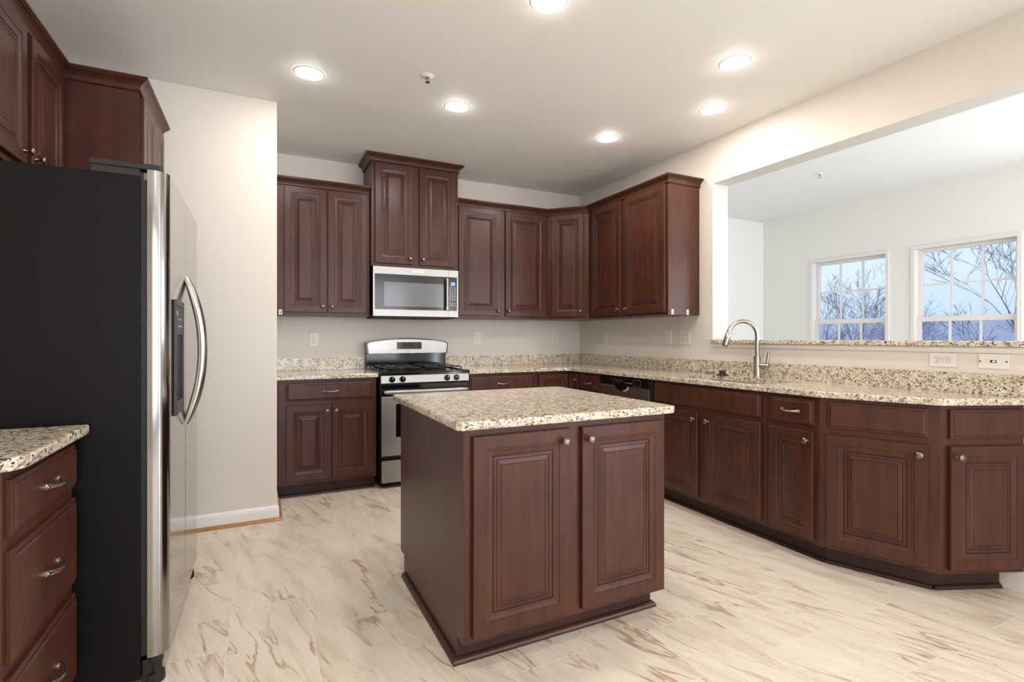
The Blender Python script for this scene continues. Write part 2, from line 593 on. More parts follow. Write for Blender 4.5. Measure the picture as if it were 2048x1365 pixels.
def ringed(prof, w, h):
    if w < 0.26 and len(prof) > 10:
        prof = [(i_ * w / 0.26 if i_ > .01 else i_, h_, m_) for i_, h_, m_ in prof]
    """rectangular panel in the xz plane, back on y=0, front towards -y"""
    mb = MB()
    v = []; k = len(prof)
    for ins, hh, _ in prof:
        v += [(ins, -hh, ins), (w - ins, -hh, ins), (w - ins, -hh, h - ins), (ins, -hh, h - ins)]
    mb.v = [tuple(p) for p in v]
    for i in range(k - 1):
        for j in range(4):
            mb.f.append([i * 4 + j, i * 4 + (j + 1) % 4, (i + 1) * 4 + (j + 1) % 4, (i + 1) * 4 + j])
            mb.m.append(prof[i][2]); mb.sm.append(False)
    mb.f.append([(k - 1) * 4 + j for j in range(4)]); mb.m.append(0); mb.sm.append(False)
    mb.f.append([3, 2, 1, 0]); mb.m.append(0); mb.sm.append(False)
    return mb


def add_knob(parent, x, z):
    mb = MB()
    mb.lathe([(0.009, 0), (0.0075, -0.003), (0.005, -0.008), (0.005, -0.014), (0.011, -0.018), (0.0155, -0.022), (0.0165, -0.026),
              (0.0145, -0.029), (0.0095, -0.0315), (0.004, -0.0325), (0.0001, -0.0327)], (0, 0, 0), 'y', 20)
    o = mb.build('knob', 'pewter', parent)
    o.location = (x, -0.0195, z)
    o['label'] = 'round antique pewter knob'
    return o


def add_pull(parent, x, z):
    mb = MB()
    pts = []; rad = []
    for i in range(15):
        t = i / 14 * 2 - 1
        pts.append((t * 0.048, -0.026 + 0.020 * t * t, -0.004 * (1 - t * t) + 0.002))
        rad.append(0.0042 + 0.0042 * abs(t) ** 2.5)
    mb.tube(pts, rad, 10)
    for sx in (-1, 1):
        mb.lathe([(0.0095, 0), (0.0095, -0.003), (0.006, -0.006), (0.0055, -0.010)], (sx * 0.048, 0, 0.002), 'y', 14)
    o = mb.build('pull', 'nickel', parent)
    o.location = (x, -0.0195, z)
    o['label'] = 'arched brushed nickel pull'
    return o


GAP = 0.0006


def add_door(cab, x0, z0, x1, z1, knob=None, name='door'):
    o = ringed(DOOR, x1 - x0, z1 - z0).build(name, ['wood', 'glaze'], cab)
    o.location = (x0, -GAP, z0)
    if knob:
        kx = 0.030 if 'l' in knob else (x1 - x0) - 0.030
        kz = 0.048 if 'b' in knob else (z1 - z0) - 0.048
        add_knob(o, kx, kz)
    return o


def add_drawer(cab, x0, z0, x1, z1, pull=True, name='drawer'):
    o = ringed(DRAW, x1 - x0, z1 - z0).build(name, ['wood', 'glaze'], cab)
    o.location = (x0, -GAP, z0)
    if pull:
        add_pull(o, (x1 - x0) / 2, (z1 - z0) / 2)
    return o


def base_cab(label, loc, rz, w, d=0.56, toe=True, group='base cabinets along the walls', poly=None, toe_poly=None, hollow=False):
    t = thing('base_cabinet', label, 'cabinet', (loc[0], loc[1], 0), rz, group)
    mb = MB()
    if poly:
        mb.prism(poly, 0.1015, 0.8810)
    elif hollow:      # open above, for the sink
        mb.box(0.0006, 0, 0.1015, w - 0.0006, 0.02, 0.8810); mb.box(0.0006, d - .012, 0.1015, w - 0.0006, d, 0.8810)
        mb.box(0.0006, 0.02, 0.1015, 0.018, d - .012, 0.8810); mb.box(w - 0.018, 0.02, 0.1015, w - 0.0006, d - .012, 0.8810)
        mb.box(0.018, 0.02, 0.1015, w - 0.018, d - .012, 0.12)
    else:
        mb.box(0.0006, 0, 0.1015, w - 0.0006, d, 0.8810, 0, 0.001)
    mb.build('carcass', 'wood', t)
    if toe:
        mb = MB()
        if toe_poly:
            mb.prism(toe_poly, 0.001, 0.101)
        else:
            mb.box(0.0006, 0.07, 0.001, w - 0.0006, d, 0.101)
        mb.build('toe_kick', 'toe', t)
    return t


SHOE = [(0.0005, 0.0), (0.017, 0.0), (0.0165, 0.006), (0.013, 0.013), (0.0065, 0.018), (0.0005, 0.019)]


def wx(y):            # kitchen face of the right wall
    return 3.13 + (4.70 - y) * 0.0175


WB = 4.70; WL = -1.145; CEIL = 2.74; TH = 0.166

# ------------------------------------------------------------------ setting
mb = MB(); mb.box(-1.145 - .15, -3.15, -0.12, 6.2, 4.85, 0)
struct(mb, 'floor', 'floor')
mb = MB(); mb.box(-1.145 - .15, -3.15, CEIL, 6.2, 4.85, CEIL + 0.12)
struct(mb, 'ceiling', 'ceil')
mb = MB(); mb.box(-1.145, WB, 0, 3.0 + 0.215, WB + 0.12, CEIL)
struct(mb, 'wall_back', 'wall')
mb = MB(); mb.box(WL - 0.12, -3, 0, WL, WB, CEIL)
struct(mb, 'wall_left', 'wall')
mb = MB(); mb.box(WL, 3.68, 0, 0.087, WB, CEIL, 0, 0.004)
struct(mb, 'wall_pantry', 'wall')
OPY = 2.889; OPZ = 2.398; END = -0.35; HALF = 1.148
mb = MB()
mb.prism([(wx(WB), WB), (wx(OPY), OPY), (wx(OPY) + TH, OPY), (wx(WB) + TH + 0.05, WB)], 0, CEIL)
mb.prism([(wx(OPY), OPY), (wx(END), END), (wx(END) + TH, END), (wx(OPY) + TH, OPY)], 0, HALF)
mb.prism([(wx(OPY), OPY), (wx(END), END), (wx(END) + TH, END), (wx(OPY) + TH, OPY)], OPZ, CEIL)
mb.prism([(wx(END), END), (wx(END - .35), END - .35), (wx(END - .35) + TH, END - .35), (wx(END) + TH, END)], 0, CEIL)
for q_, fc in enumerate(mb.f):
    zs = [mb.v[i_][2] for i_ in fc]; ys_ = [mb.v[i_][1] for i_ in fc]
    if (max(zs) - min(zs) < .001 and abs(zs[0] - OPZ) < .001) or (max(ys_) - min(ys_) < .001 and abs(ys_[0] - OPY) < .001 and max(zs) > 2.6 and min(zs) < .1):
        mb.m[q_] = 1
struct(mb, 'wall_right', ['wall', 'reveal'])
mb = MB(); mb.box(3.30, 4.67, 0, 6.05, 4.82, CEIL)
struct(mb, 'wall_morning_back', 'wall2')
mb = MB(); mb.box(3.32, -3, CEIL - 0.004, 6.05, 4.67, CEIL - 0.0005)
mb.box(3.30, -3, CEIL - 0.004, 3.32, 4.67, CEIL - 0.0005)
struct(mb, 'ceiling_morning', mat('white_morning_ceiling', rgb(236, 238, 238), 0.6, spec=0.3))

# window wall of the morning room
WX = 6.05
WINS = [(3.14, 4.013), (2.071, 2.928), (0.55, 1.42), (-0.75, 0.12)]
WZ0, WZ1 = 0.62, 2.131
mb = MB()
ys = [4.82]
for a, b in WINS:
    ys += [b, a]
ys.append(-3.0)
for i in range(0, len(ys), 2):
    mb.box(WX, ys[i + 1], 0, WX + 0.15, ys[i], CEIL)
for a, b in WINS:
    mb.box(WX, a, 0, WX + 0.15, b, WZ0)
    mb.box(WX, a, WZ1, WX + 0.15, b, CEIL)
struct(mb, 'wall_windows', 'wall2')


def window(i, a, b, panes=True):
    t = bpy.data.objects.new('window_%d' % i, None)
    COL.objects.link(t); t.location = (WX, (a + b) / 2, WZ0); t['kind'] = 'structure'
    w = (b - a) / 2; h = WZ1 - WZ0
    cw = 0.030
    mb = MB()      # casing and jamb
    e = 0.001
    mb.box(-0.014, -w - 0.004, -0.03, 0.0, -w + cw, h + .004, 0, .002); mb.box(-0.014, w - cw, -0.03, 0.0, w + .004, h + .004, 0, .002)
    mb.box(-0.014, -w + cw, h - cw, 0.0, w - cw, h + .004, 0, .002); mb.box(-0.03, -w - 0.02, -0.03, 0.0, w + 0.02, 0.0, 0, .003)
    mb.box(e, -w + e, e, 0.13, -w + cw, h - e); mb.box(e, w - cw, e, 0.13, w - e, h - e)
    mb.box(e, -w + cw, h - cw, 0.13, w - cw, h - e); mb.box(e, -w + cw, e, 0.13, w - cw, cw)
    mb.build('window_frame', 'white', t)
    iw = w - cw - 0.001
    mid = 1.385 - WZ0
    for nm, z0, z1, x0, bot, top in (('upper_sash', mid - 0.02, h - cw - .001, 0.072, .035, .032), ('lower_sash', cw + .001, mid + 0.022, 0.036, .06, .050)):
        sb = MB(); st = 0.034
        sb.box(x0, -iw, z0, x0 + 0.034, -iw + st, z1, 0, .002); sb.box(x0, iw - st, z0, x0 + 0.034, iw, z1, 0, .002)
        sb.box(x0, -iw + st, z0, x0 + 0.034, iw - st, z0 + bot, 0, .002); sb.box(x0, -iw + st, z1 - top, x0 + 0.034, iw - st, z1, 0, .002)
        gw = (iw - st)
        for k in (1, 2):
            yy = -gw + 2 * gw * k / 3
            sb.box(x0 + 0.006, yy - .009, z0 + bot, x0 + 0.026, yy + .009, z1 - top, 0, .002)
        zz = (z0 + bot + z1 - top) / 2
        sb.box(x0 + 0.007, -gw, zz - .009, x0 + 0.025, gw, zz + .009, 0, .002)
        so = sb.build(nm, 'white', t)
        g = MB(); g.box(x0 + 0.0145, -gw, z0 + bot, x0 + 0.0175, gw, z1 - top)
        g.build('pane', 'glass', so)
    g = MB(); g.box(0.118, -w + cw, cw, 0.119, w - cw, mid)
    g.build('insect_screen', 'screen', t)
    lk = MB(); lk.box(0.030, -0.03, mid + 0.022, 0.06, 0.03, mid + 0.036, 0, .004)
    lk.build('sash_lock', 'white', t)


for i, (a, b) in enumerate(WINS):
    window(i + 1, a, b)

# rear wall with glazed doorways behind the camera
mb = MB()
for x0, x1, z0, z1 in ((-1.145, -0.5, 0, CEIL), (2.9, 3.6, 0, CEIL), (5.75, 6.05, 0, CEIL), (-0.5, 2.9, 2.40, CEIL), (3.6, 5.75, 2.40, CEIL)):
    mb.box(x0, -3.12, z0, x1, -3.0, z1)
struct(mb, 'wall_rear', 'wall')
for i, (x0, x1) in enumerate(((-0.5, 2.9), (3.6, 5.75))):
    mb = MB()
    mb.box(x0, -3.1, 0, x0 + .07, -3.02, 2.4); mb.box(x1 - .07, -3.1, 0, x1, -3.02, 2.4)
    mb.box(x0 + .07, -3.1, 2.32, x1 - .07, -3.02, 2.4); mb.box((x0 + x1) / 2 - .05, -3.1, 0, (x0 + x1) / 2 + .05, -3.02, 2.32)
    d = struct(mb, 'door_%d' % (i + 1), 'white')
    g = MB(); g.box(x0 + .07, -3.065, 0, x1 - .07, -3.06, 2.32); g.build('door_glass', 'glass', d)

# pantry baseboard with oak quarter round
BB = [(0.0005, 0), (0.013, 0), (0.013, 0.072), (0.0115, 0.075), (0.0115, 0.080), (0.009, 0.086), (0.006, 0.092), (0.0005, 0.096)]
mb = MB(); sweep(mb, [(WL, 3.68), (0.087, 3.68), (0.087, 4.10)], BB, 0.0)
struct(mb, 'baseboard_pantry', 'white')
mb = MB(); sweep(mb, [(WL, 3.6655), (0.1015, 3.6655), (0.1015, 4.10)], [(0, 0), (.019, 0), (.0185, .007), (.014, .014), (.007, .019), (0, .020)], 0.0)
struct(mb, 'trim_1', 'oak')
mb = MB()
sweep(mb, [(wx(1.0), 1.0), (wx(-0.7), -0.7)], BB, 0)
struct(mb, 'baseboard_right', 'white')
mb = MB(); sweep(mb, [(wx(1.0) - .0145, 1.0), (wx(-0.7) - .0145, -0.7)], [(0, 0), (.019, 0), (.0185, .007), (.014, .014), (.007, .019), (0, .020)], 0)
struct(mb, 'trim_2', 'oak')
# trim under the bar cap
mb = MB()
sweep(mb, [(wx(OPY), OPY - 0.004), (wx(END), END)], [(.0005, 0), (.010, 0), (.012, .004), (.018, .010), (.022, .018), (.022, .028), (.0005, .028)], HALF - 0.0290)
struct(mb, 'trim_3', 'white')

# ------------------------------------------------------------------ granite
mb = MB()
y0, y1 = END + 0.01, OPY - 0.004
slab(mb, [(wx(y0) - 0.042, y0), (wx(y0) + TH + 0.045, y0), (wx(y1) + TH + 0.045, y1), (wx(y1) - 0.042, y1)], HALF + 0.0005, 1.177, r=0.005)
o = mb.build('granite_bar_ledge', 'granite')
tag(o, 'long speckled granite ledge capping the half wall under the opening', 'ledge')

P1 = (2.62, 1.686); P2 = (2.804, 1.2425); P3 = (3.190, 1.0826)
C1 = (2.590, 1.680); C2 = (2.781, 1.2195); C3 = (3.1925, 1.049)
hole = []
hx0, hx1, hy0, hy1 = 2.662, 3.030, 2.09, 2.82
for cx_, cy_, a0 in ((hx1 - .09, hy0 + .09, -90), (hx1 - .09, hy1 - .09, 0), (hx0 + .09, hy1 - .09, 90), (hx0 + .09, hy0 + .09, 180)):
    for k in range(7):
        a = radians(a0 + 15 * k)
        hole.append((cx_ + .09 * cos(a), cy_ + .09 * sin(a)))
mb = MB()
e = 0.0015
outer = [(1.580, 4.05), (2.535, 4.05), (2.560, 4.040), (2.572, 4.015), C1, C2, C3, (wx(1.049) - e, 1.052), (wx(WB) - e, WB - e), (1.580, WB - e)]
slab(mb, outer, 0.882, 0.914, [hole], r=0.005)
o = mb.build('granite_countertop', 'granite')
tag(o, 'long L-shaped speckled granite countertop with the sink cut into it', 'countertop')
mb = MB()
slab(mb, [(0.0905, 4.05), (0.818, 4.05), (0.818, WB - e), (0.0905, WB - e)], 0.882, 0.914, r=0.005)
o = mb.build('granite_countertop', 'granite')
tag(o, 'short speckled granite countertop between the pantry wall and the range', 'countertop')
mb = MB(); mb.box(0.0905, WB - 0.021, 0.9145, 0.818, WB - e, 1.016, 0, 0.002)
o = mb.build('backsplash_strip', 'granite')
tag(o, 'short granite backsplash strip left of the range', 'backsplash')
mb = MB(); mb.box(1.580, WB - 0.021, 0.9145, wx(WB) - 0.022, WB - e, 1.016, 0, 0.002)
o = mb.build('backsplash_strip', 'granite')
tag(o, 'granite backsplash strip on the back wall right of the range', 'backsplash')
mb = MB()
mb.prism([(wx(WB - .002) - .0205, WB - .002), (wx(1.06) - .0205, 1.06), (wx(1.06) - e, 1.06), (wx(WB - .002) - e, WB - .002)], 0.9145, 1.016)
o = mb.build('backsplash_strip', 'granite')
tag(o, 'long granite backsplash strip behind the sink on the right wall', 'backsplash')
# left counter
mb = MB()
slab(mb, [(WL + e, 1.565), (-0.555, 1.565), (-0.525, 1.574), (-0.508, 1.598), (-0.503, 1.63), (-0.503, 2.085), (WL + e, 2.085)], 0.882, 0.914, r=0.006)
o = mb.build('granite_countertop', 'granite')
tag(o, 'small speckled granite countertop beside the black side of the refrigerator', 'countertop')
# island top
mb = MB()
slab(mb, [(0.62, 1.66), (1.585, 1.66), (1.602, 1.672), (1.606, 1.69), (1.606, 2.61), (1.595, 2.632), (1.575, 2.64), (0.615, 2.64), (0.605, 2.63), (0.605, 1.675)], 0.868, 0.900, r=0.007)
o = mb.build('island_countertop', 'granite')
tag(o, 'square beige speckled granite top of the kitchen island', 'countertop')

# ------------------------------------------------------------------ island
t = thing('kitchen_island', 'dark cherry island cabinet with two raised panel doors under a square granite top', 'kitchen island', (0.645, 1.70, 0))
mb = MB()
W = 0.925; D = 0.91
mb.box(0, 0, 0.10, W, D, 0.8675, 0, 0.0012)
mb.build('carcass', 'wood', t)
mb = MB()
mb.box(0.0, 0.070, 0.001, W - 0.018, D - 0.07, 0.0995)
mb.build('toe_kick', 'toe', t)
mb = MB()
mb.prism_x([(0.0, 0.1005), (0.07, 0.1005), (0.0705, 0.001), (D - 0.07, 0.001), (D - 0.07, 0.1005), (D, 0.1005), (D, 0.8670), (0, 0.8670)], -0.004, -0.0005)
mb.build('side_panel', 'wood', t)
add_door(t, 0.026, 0.122, 0.430, 0.842, 'rt')
add_door(t, 0.487, 0.122, 0.905, 0.842, 'lt')
mb = MB()
sh = [(0.0, 0.0), (0.018, 0.0), (0.0178, 0.008), (0.0145, 0.016), (0.008, 0.021), (0.0, 0.022)]
sweep(mb, [(-0.0055, D - 0.09), (-0.0055, 0.0685), (W - 0.017, 0.0685), (W - 0.017, D - 0.09)], sh, 0.001)
mb.build('shoe_molding', 'wood', t)

# ------------------------------------------------------------------ base cabinets
DZ0, DZ1, RZ0, RZ1 = 0.128, 0.690, 0.722, 0.855
t = base_cab('dark cherry base cabinet between the pantry wall and the range', (0.105, 4.09), 0, 0.705, 0.60)
add_drawer(t, 0.052, RZ0, 0.675, RZ1)
add_door(t, 0.052, DZ0, 0.364, DZ1, 'rt'); add_door(t, 0.370, DZ0, 0.677, DZ1, 'lt')
mb = MB(); mb.box(-0.016, 0.002, 0.1015, -0.0005, 0.59, 0.8810); mb.build('filler_strip', 'wood', t)
mb = MB(); sweep(mb, [(0, 0.0695), (0.704, 0.0695)], SHOE, 0.001); mb.build('shoe_molding', 'toe', t)

t = base_cab('dark cherry base cabinet just right of the range, drawer with pull on top', (1.583, 4.09), 0, 0.672, 0.60)
add_drawer(t, 0.012, RZ0, 0.638, RZ1)
add_door(t, 0.012, DZ0, 0.322, DZ1, 'rt'); add_door(t, 0.328, DZ0, 0.638, DZ1, 'lt')
mb = MB(); sweep(mb, [(0, 0.0695), (0.67, 0.0695)], SHOE, 0.001); mb.build('shoe_molding', 'toe', t)

# corner cabinet: two leaves meeting in the inside corner
cx0 = 2.257; ycor = 4.09; xcor = 2.605
t = thing('corner_cabinet', 'dark cherry corner base cabinet with a two-leaf folding door in the room corner', 'cabinet', (cx0, ycor, 0), 0, 'base cabinets along the walls')
mb = MB(); mb.prism([(0, 0), (xcor - cx0, 0), (xcor - cx0, -0.175), (3.10 - cx0, -0.175), (3.10 - cx0, 0.60), (0, 0.60)], 0.1015, 0.8810)
mb.build('carcass', 'wood', t)
mb = MB(); mb.prism([(0, 0.07), (xcor - cx0 + .07, 0.07), (xcor - cx0 + .07, -0.175), (3.10 - cx0, -0.175), (3.10 - cx0, 0.60), (0, 0.60)], 0.001, 0.101)
mb.build('toe_kick', 'toe', t)
add_door(t, 0.012, DZ0, xcor - cx0 - 0.022, 0.855)
d = add_door(t, 0.0, DZ0, 0.150, 0.855, 'rt')
d.rotation_euler = (0, 0, -pi / 2); d.location = (xcor - cx0 - GAP, -0.022, DZ0)

FX = 2.62
R90 = -pi / 2


def rcab(label, ya, yb, nm='base cabinets along the walls', fx=FX):
    return base_cab(label, (fx, ya), R90, ya - yb, 0.49)


t = rcab('narrow dark cherry drawer cabinet between the corner and the dishwasher', 3.913, 3.605, fx=2.608)
add_drawer(t, 0.012, RZ0, 0.292, RZ1)
add_door(t, 0.012, DZ0, 0.292, DZ1, 'rt')
t = base_cab('wide dark cherry sink cabinet beneath the gooseneck faucet', (FX, 2.945), R90, 0.95, 0.49, hollow=True)
add_drawer(t, 0.014, 0.727, 0.915, 0.862, pull=False, name='false_drawer_front')
add_door(t, 0.014, DZ0 - .004, 0.436, 0.695, 'rt'); add_door(t, 0.497, DZ0 - .004, 0.915, 0.695, 'lt')
mb = MB(); sweep(mb, [(0, 0.0695), (0.949, 0.0695)], SHOE, 0.001); mb.build('shoe_molding', 'toe', t)
# narrow drawer and door cabinet, mitred to the angled one
ya = 1.994; yb = P1[1]
t = base_cab('narrow dark cherry cabinet with drawer pull, right of the sink cabinet', (FX, ya), R90, ya - yb, 0.49,
             poly=[(0.0006, 0), (ya - yb, 0), (ya - yb - 0.0, 0.0), (ya - yb - 0.09, 0.48), (0.0006, 0.48)],
             toe_poly=[(0.0006, 0.07), (ya - yb - .013, 0.07), (ya - yb - 0.09, 0.48), (0.0006, 0.48)])
add_drawer(t, 0.024, 0.727, 0.282, 0.862)
add_door(t, 0.020, DZ0 - .004, 0.278, 0.695, 'rt')
mb = MB(); sweep(mb, [(0, 0.0695), (ya - yb - .0145, 0.0695)], SHOE, 0.001); mb.build('shoe_molding', 'toe', t)

# angled cabinet A and end cabinet B
LA = sqrt((P2[0] - P1[0]) ** 2 + (P2[1] - P1[1]) ** 2)
rA = atan2(P2[1] - P1[1], P2[0] - P1[0])


def tolocal(p, o, r):
    x, y = p[0] - o[0], p[1] - o[1]
    return (x * cos(-r) - y * sin(-r), x * sin(-r) + y * cos(-r))


polyA = [tolocal(p, P1, rA) for p in (P1, P2, (3.12, 1.556), (3.12, 1.76), (2.70, 1.706), (2.625, 1.689))]
T1 = (2.690, 1.700); T2 = (2.858, 1.296)
polyTA = [tolocal(p, P1, rA) for p in (T1, T2, (3.10, 1.58), (3.10, 1.745), (2.70, 1.705))]
t = base_cab('dark cherry cabinet with one large square door, set at a slight angle', P1, rA, LA, poly=polyA, toe_poly=polyTA)
add_drawer(t, 0.034, 0.727, LA - 0.040, 0.862, pull=False, name='false_drawer_front')
add_door(t, 0.030, DZ0 - .004, LA - 0.043, 0.695, 'rt')
mb = MB(); sweep(mb, [T1, T2], SHOE, 0.001, ox=P1[0], oy=P1[1], rz=rA); mb.build('shoe_molding', 'toe', t)
rB = atan2(P3[1] - P2[1], P3[0] - P2[0])
LB = sqrt((P3[0] - P2[0]) ** 2 + (P3[1] - P2[1]) ** 2)
polyB = [tolocal(p, P2, rB) for p in ((2.8045, 1.243), (3.186, 1.085), (3.186, 1.554), (3.13, 1.554), (2.812, 1.25))]
T3 = (3.170, 1.167)
polyTB = [tolocal(p, P2, rB) for p in ((2.8585, 1.296), T3, (3.17, 1.55), (3.12, 1.55))]
t = base_cab('dark cherry end cabinet turned towards the viewer where the counter meets the half wall', P2, rB, LB, poly=polyB, toe_poly=polyTB)
add_drawer(t, 0.040, 0.727, LB - 0.012, 0.862, pull=False, name='false_drawer_front')
add_door(t, 0.036, DZ0 - .004, LB - 0.012, 0.695, 'lt')
mb = MB(); sweep(mb, [T2, T3], SHOE, 0.001, ox=P2[0], oy=P2[1], rz=rB); mb.build('shoe_molding', 'toe', t)

# left drawer base (faces +X)
t = thing('drawer_cabinet', 'dark cherry three-drawer cabinet in the left foreground beside the refrigerator', 'cabinet', (-0.545, 1.590, 0), pi / 2, 'base cabinets along the walls')
mb = MB(); mb.box(0, 0, 0.1015, 0.49, 0.595, 0.8810, 0, 0.001); mb.build('carcass', 'wood', t)
mb = MB(); mb.box(0, 0.07, 0.001, 0.49, 0.595, 0.101); mb.build('toe_kick', 'toe', t)
for z0, z1 in ((0.722, 0.856), (0.420, 0.688), (0.118, 0.386)):
    add_drawer(t, 0.018, z0, 0.474, z1)

# ------------------------------------------------------------------ wall cabinets
UZ0, UZ1 = 1.372, 2.400
UG = 'upper cabinets on the walls'


def crown(t, path, rng, z, ox, oy, rz):
    mb = MB(); sweep(mb, path, CROWN, z, rng, ox=ox, oy=oy, rz=rz)
    return mb.build('crown_molding', 'wood', t)


def upper(label, loc, rz, w, d, z0, z1, poly=None, name='wall_cabinet'):
    t = thing(name, label, 'cabinet', (loc[0], loc[1], z0), rz, UG)
    mb = MB()
    if poly:
        mb.prism(poly, 0, z1 - z0)
    else:
        mb.box(0.0005, 0, 0, w - 0.0005, d, z1 - z0, 0, 0.001)
    mb.build('carcass', 'wood', t)
    return t


t = upper('dark cherry wall cabinet above the left counter, beside the pantry wall', (0.089, 4.395), 0, 0.726, 0.303, UZ0, 2.454)
add_door(t, 0.066, 0.025, 0.380, 1.021, 'rb'); add_door(t, 0.391, 0.025, 0.700, 1.021, 'lb')
crown(t, [(0.089, 4.395), (0.815, 4.395)], None, 2.397 - UZ0, 0.089, 4.395, 0)

t = upper('tallest dark cherry wall cabinet over the microwave, reaching the ceiling', (0.8175, 4.34), 0, 0.766, 0.358, 1.795, 2.730)
add_door(t, 0.028, 0.026, 0.352, 0.868, 'rb'); add_door(t, 0.408, 0.026, 0.735, 0.868, 'lb')
pth = [(0.8175, 4.698), (0.8175, 4.34), (1.5835, 4.34), (1.5835, 4.698)]
crown(t, pth, None, 2.672 - 1.795, 0.8175, 4.34, 0)

run = [(1.5855, 4.395), (2.545, 4.395), (2.83, 4.090), (2.83, 3.020), (wx(3.02) - .002, 3.020)]
t = upper('dark cherry wall cabinet right of the microwave, two wide doors', (1.5855, 4.395), 0, 0.9595, 0.303, UZ0, 2.454)
add_door(t, 0.019, 0.025, 0.441, 1.023, 'rb'); add_door(t, 0.492, 0.025, 0.932, 1.023, 'lb')
crown(t, run, (0, 1), 2.397 - UZ0, 1.5855, 4.395, 0)
rd = atan2(4.090 - 4.395, 2.83 - 2.545); Ld = sqrt(.305 ** 2 + .285 ** 2)
pd = [tolocal(p, (2.545, 4.395), rd) for p in ((2.546, 4.396), (2.829, 4.091), (wx(4.1) - .004, 4.091), (wx(4.69) - .004, 4.696), (2.546, 4.696))]
t = upper('diagonal dark cherry wall cabinet with one narrow door in the room corner', (2.545, 4.395), rd, Ld, 0, UZ0, 2.454, pd)
add_door(t, 0.046, 0.025, Ld - 0.050, 1.023, 'rb')
crown(t, run, (1, 2), 2.397 - UZ0, 2.545, 4.395, rd)
pr = [tolocal(p, (2.83, 4.089), R90) for p in ((2.83, 4.088), (2.83, 3.020), (wx(3.02) - .002, 3.020), (wx(4.088) - .002, 4.088))]
t = upper('dark cherry wall cabinet on the right wall, its end panel beside the opening', (2.83, 4.089), R90, 1.069, 0, UZ0, 2.454, pr)
add_door(t, 0.050, 0.022, 0.500, 1.023, 'rb'); add_door(t, 0.552, 0.022, 1.045, 1.023, 'lb')
crown(t, run, (2, 4), 2.397 - UZ0, 2.83, 4.089, R90)

runL = [(-0.84, 2.105), (-0.84, 3.046), (-0.545, 3.046), (-0.545, 3.678)]
t = upper('shallow dark cherry wall cabinet over the refrigerator, in the top left corner', (-0.84, 2.105), pi / 2, 0.94, 0.300, 1.84, 2.454)
add_door(t, 0.030, 0.025, 0.508, 0.560, 'rb'); add_door(t, 0.560, 0.025, 0.925, 0.560, 'lb')
crown(t, runL, (0, 1), 2.397 - 1.84, -0.84, 2.105, pi / 2)
t = thing('pantry_cabinet', 'tall deep dark cherry cabinet standing behind the refrigerator against the pantry wall', 'cabinet', (-0.545, 3.046, 0), pi / 2, UG)
mb = MB(); mb.box(0, 0, 0.10, 0.630, 0.595, 2.454, 0, 0.001); mb.build('carcass', 'wood', t)
mb = MB(); mb.box(0, 0.07, 0.001, 0.630, 0.595, 0.0995); mb.build('toe_kick', 'toe', t)
add_door(t, 0.030, 1.40, 0.312, 2.385, 'rb'); add_door(t, 0.322, 1.40, 0.600, 2.385, 'lb')
add_door(t, 0.030, 0.128, 0.312, 1.36, 'rt'); add_door(t, 0.322, 0.128, 0.600, 1.36, 'lt')
crown(t, runL, (1, 3), 2.397, -0.545, 3.046, pi / 2)

# little white plastic catches under the cabinets
def catch(label, x, y, z, rz):
    t = thing('plastic_clip', label, 'clip', (x, y, z), rz, 'white plastic clips on the cabinet bottoms')
    mb = MB(); mb.box(-0.012, -0.006, 0, 0.012, 0, 0.040, 0, 0.002); mb.build('clip_body', 'plate', t)
    mb = MB(); mb.box(-0.004, -0.0075, 0.010, 0.004, -0.0062, 0.022); mb.box(-0.001, -0.0075, 0.026, 0.005, -0.0062, 0.031)
    mb.build('clip_slot', 'slot', t)


catch('small white clip on the cabinet corner beside the pantry wall', 0.128, 4.394, 1.374, 0)
catch('small white clip on the right cabinet end panel, nearer its front edge', 2.868, 3.019, 1.374, 0)
catch('small white clip on the right cabinet end panel, nearer the wall', 3.026, 3.019, 1.374, 0)


# ------------------------------------------------------------------ text helper
def text_mesh(name, body, size, m, parent, loc, rot, extr=0.0002):
    cu = bpy.data.curves.new(name, 'FONT')
    cu.body = body; cu.size = size; cu.extrude = extr; cu.align_x = 'CENTER'; cu.align_y = 'CENTER'
    tmp = bpy.data.objects.new(name + '_tmp', cu)
    COL.objects.link(tmp)
    bpy.context.view_layer.update()
    me = bpy.data.meshes.new_from_object(tmp)
    bpy.data.objects.remove(tmp)
    me.materials.clear(); me.materials.append(M[m])
    o = bpy.data.objects.new(name, me)
    COL.objects.link(o); o.parent = parent
    o.location = loc; o.rotation_euler = rot
    return o


TR = (pi / 2, 0, 0)
# ------------------------------------------------------------------ range
RW = 0.742
t = thing('gas_range', 'stainless steel gas range with black cooktop between the base cabinets', 'range', (0.828, 4.035, 0))
mb = MB(); mb.box(0.0, 0.03, 0.030, RW, 0.650, 0.893, 0, 0.003)
mb.box(0.03, 0.08, 0.001, 0.08, 0.13, 0.03); mb.box(RW - .08, 0.08, 0.001, RW - .03, 0.13, 0.03)
mb.box(0.03, 0.57, 0.001, 0.08, 0.62, 0.03); mb.box(RW - .08, 0.57, 0.001, RW - .03, 0.62, 0.03)
mb.build('body', 'black', t)
mb = MB()     # cooktop tray with a raised rim
mb.box(-0.004, -0.012, 0.8935, RW + 0.004, 0.600, 0.914, 0, 0.004)
for a in ((-0.004, -0.012, RW + .004, 0.016), (-0.004, 0.016, 0.02, 0.56), (RW - .02, 0.016, RW + .004, 0.56)):
    mb.box(a[0], a[1], 0.9142, a[2], a[3], 0.923, 0, 0.003)
mb.build('cooktop', 'gloss', t)
mb = MB()
pp = [(0.028, 0.826), (-0.010, 0.830), (-0.012, 0.834), (-0.002, 0.8925), (0.028, 0.8925)]
mb.prism_x(pp, 0.006, RW - 0.004)
mb.build('control_panel', 'steel_h', t)
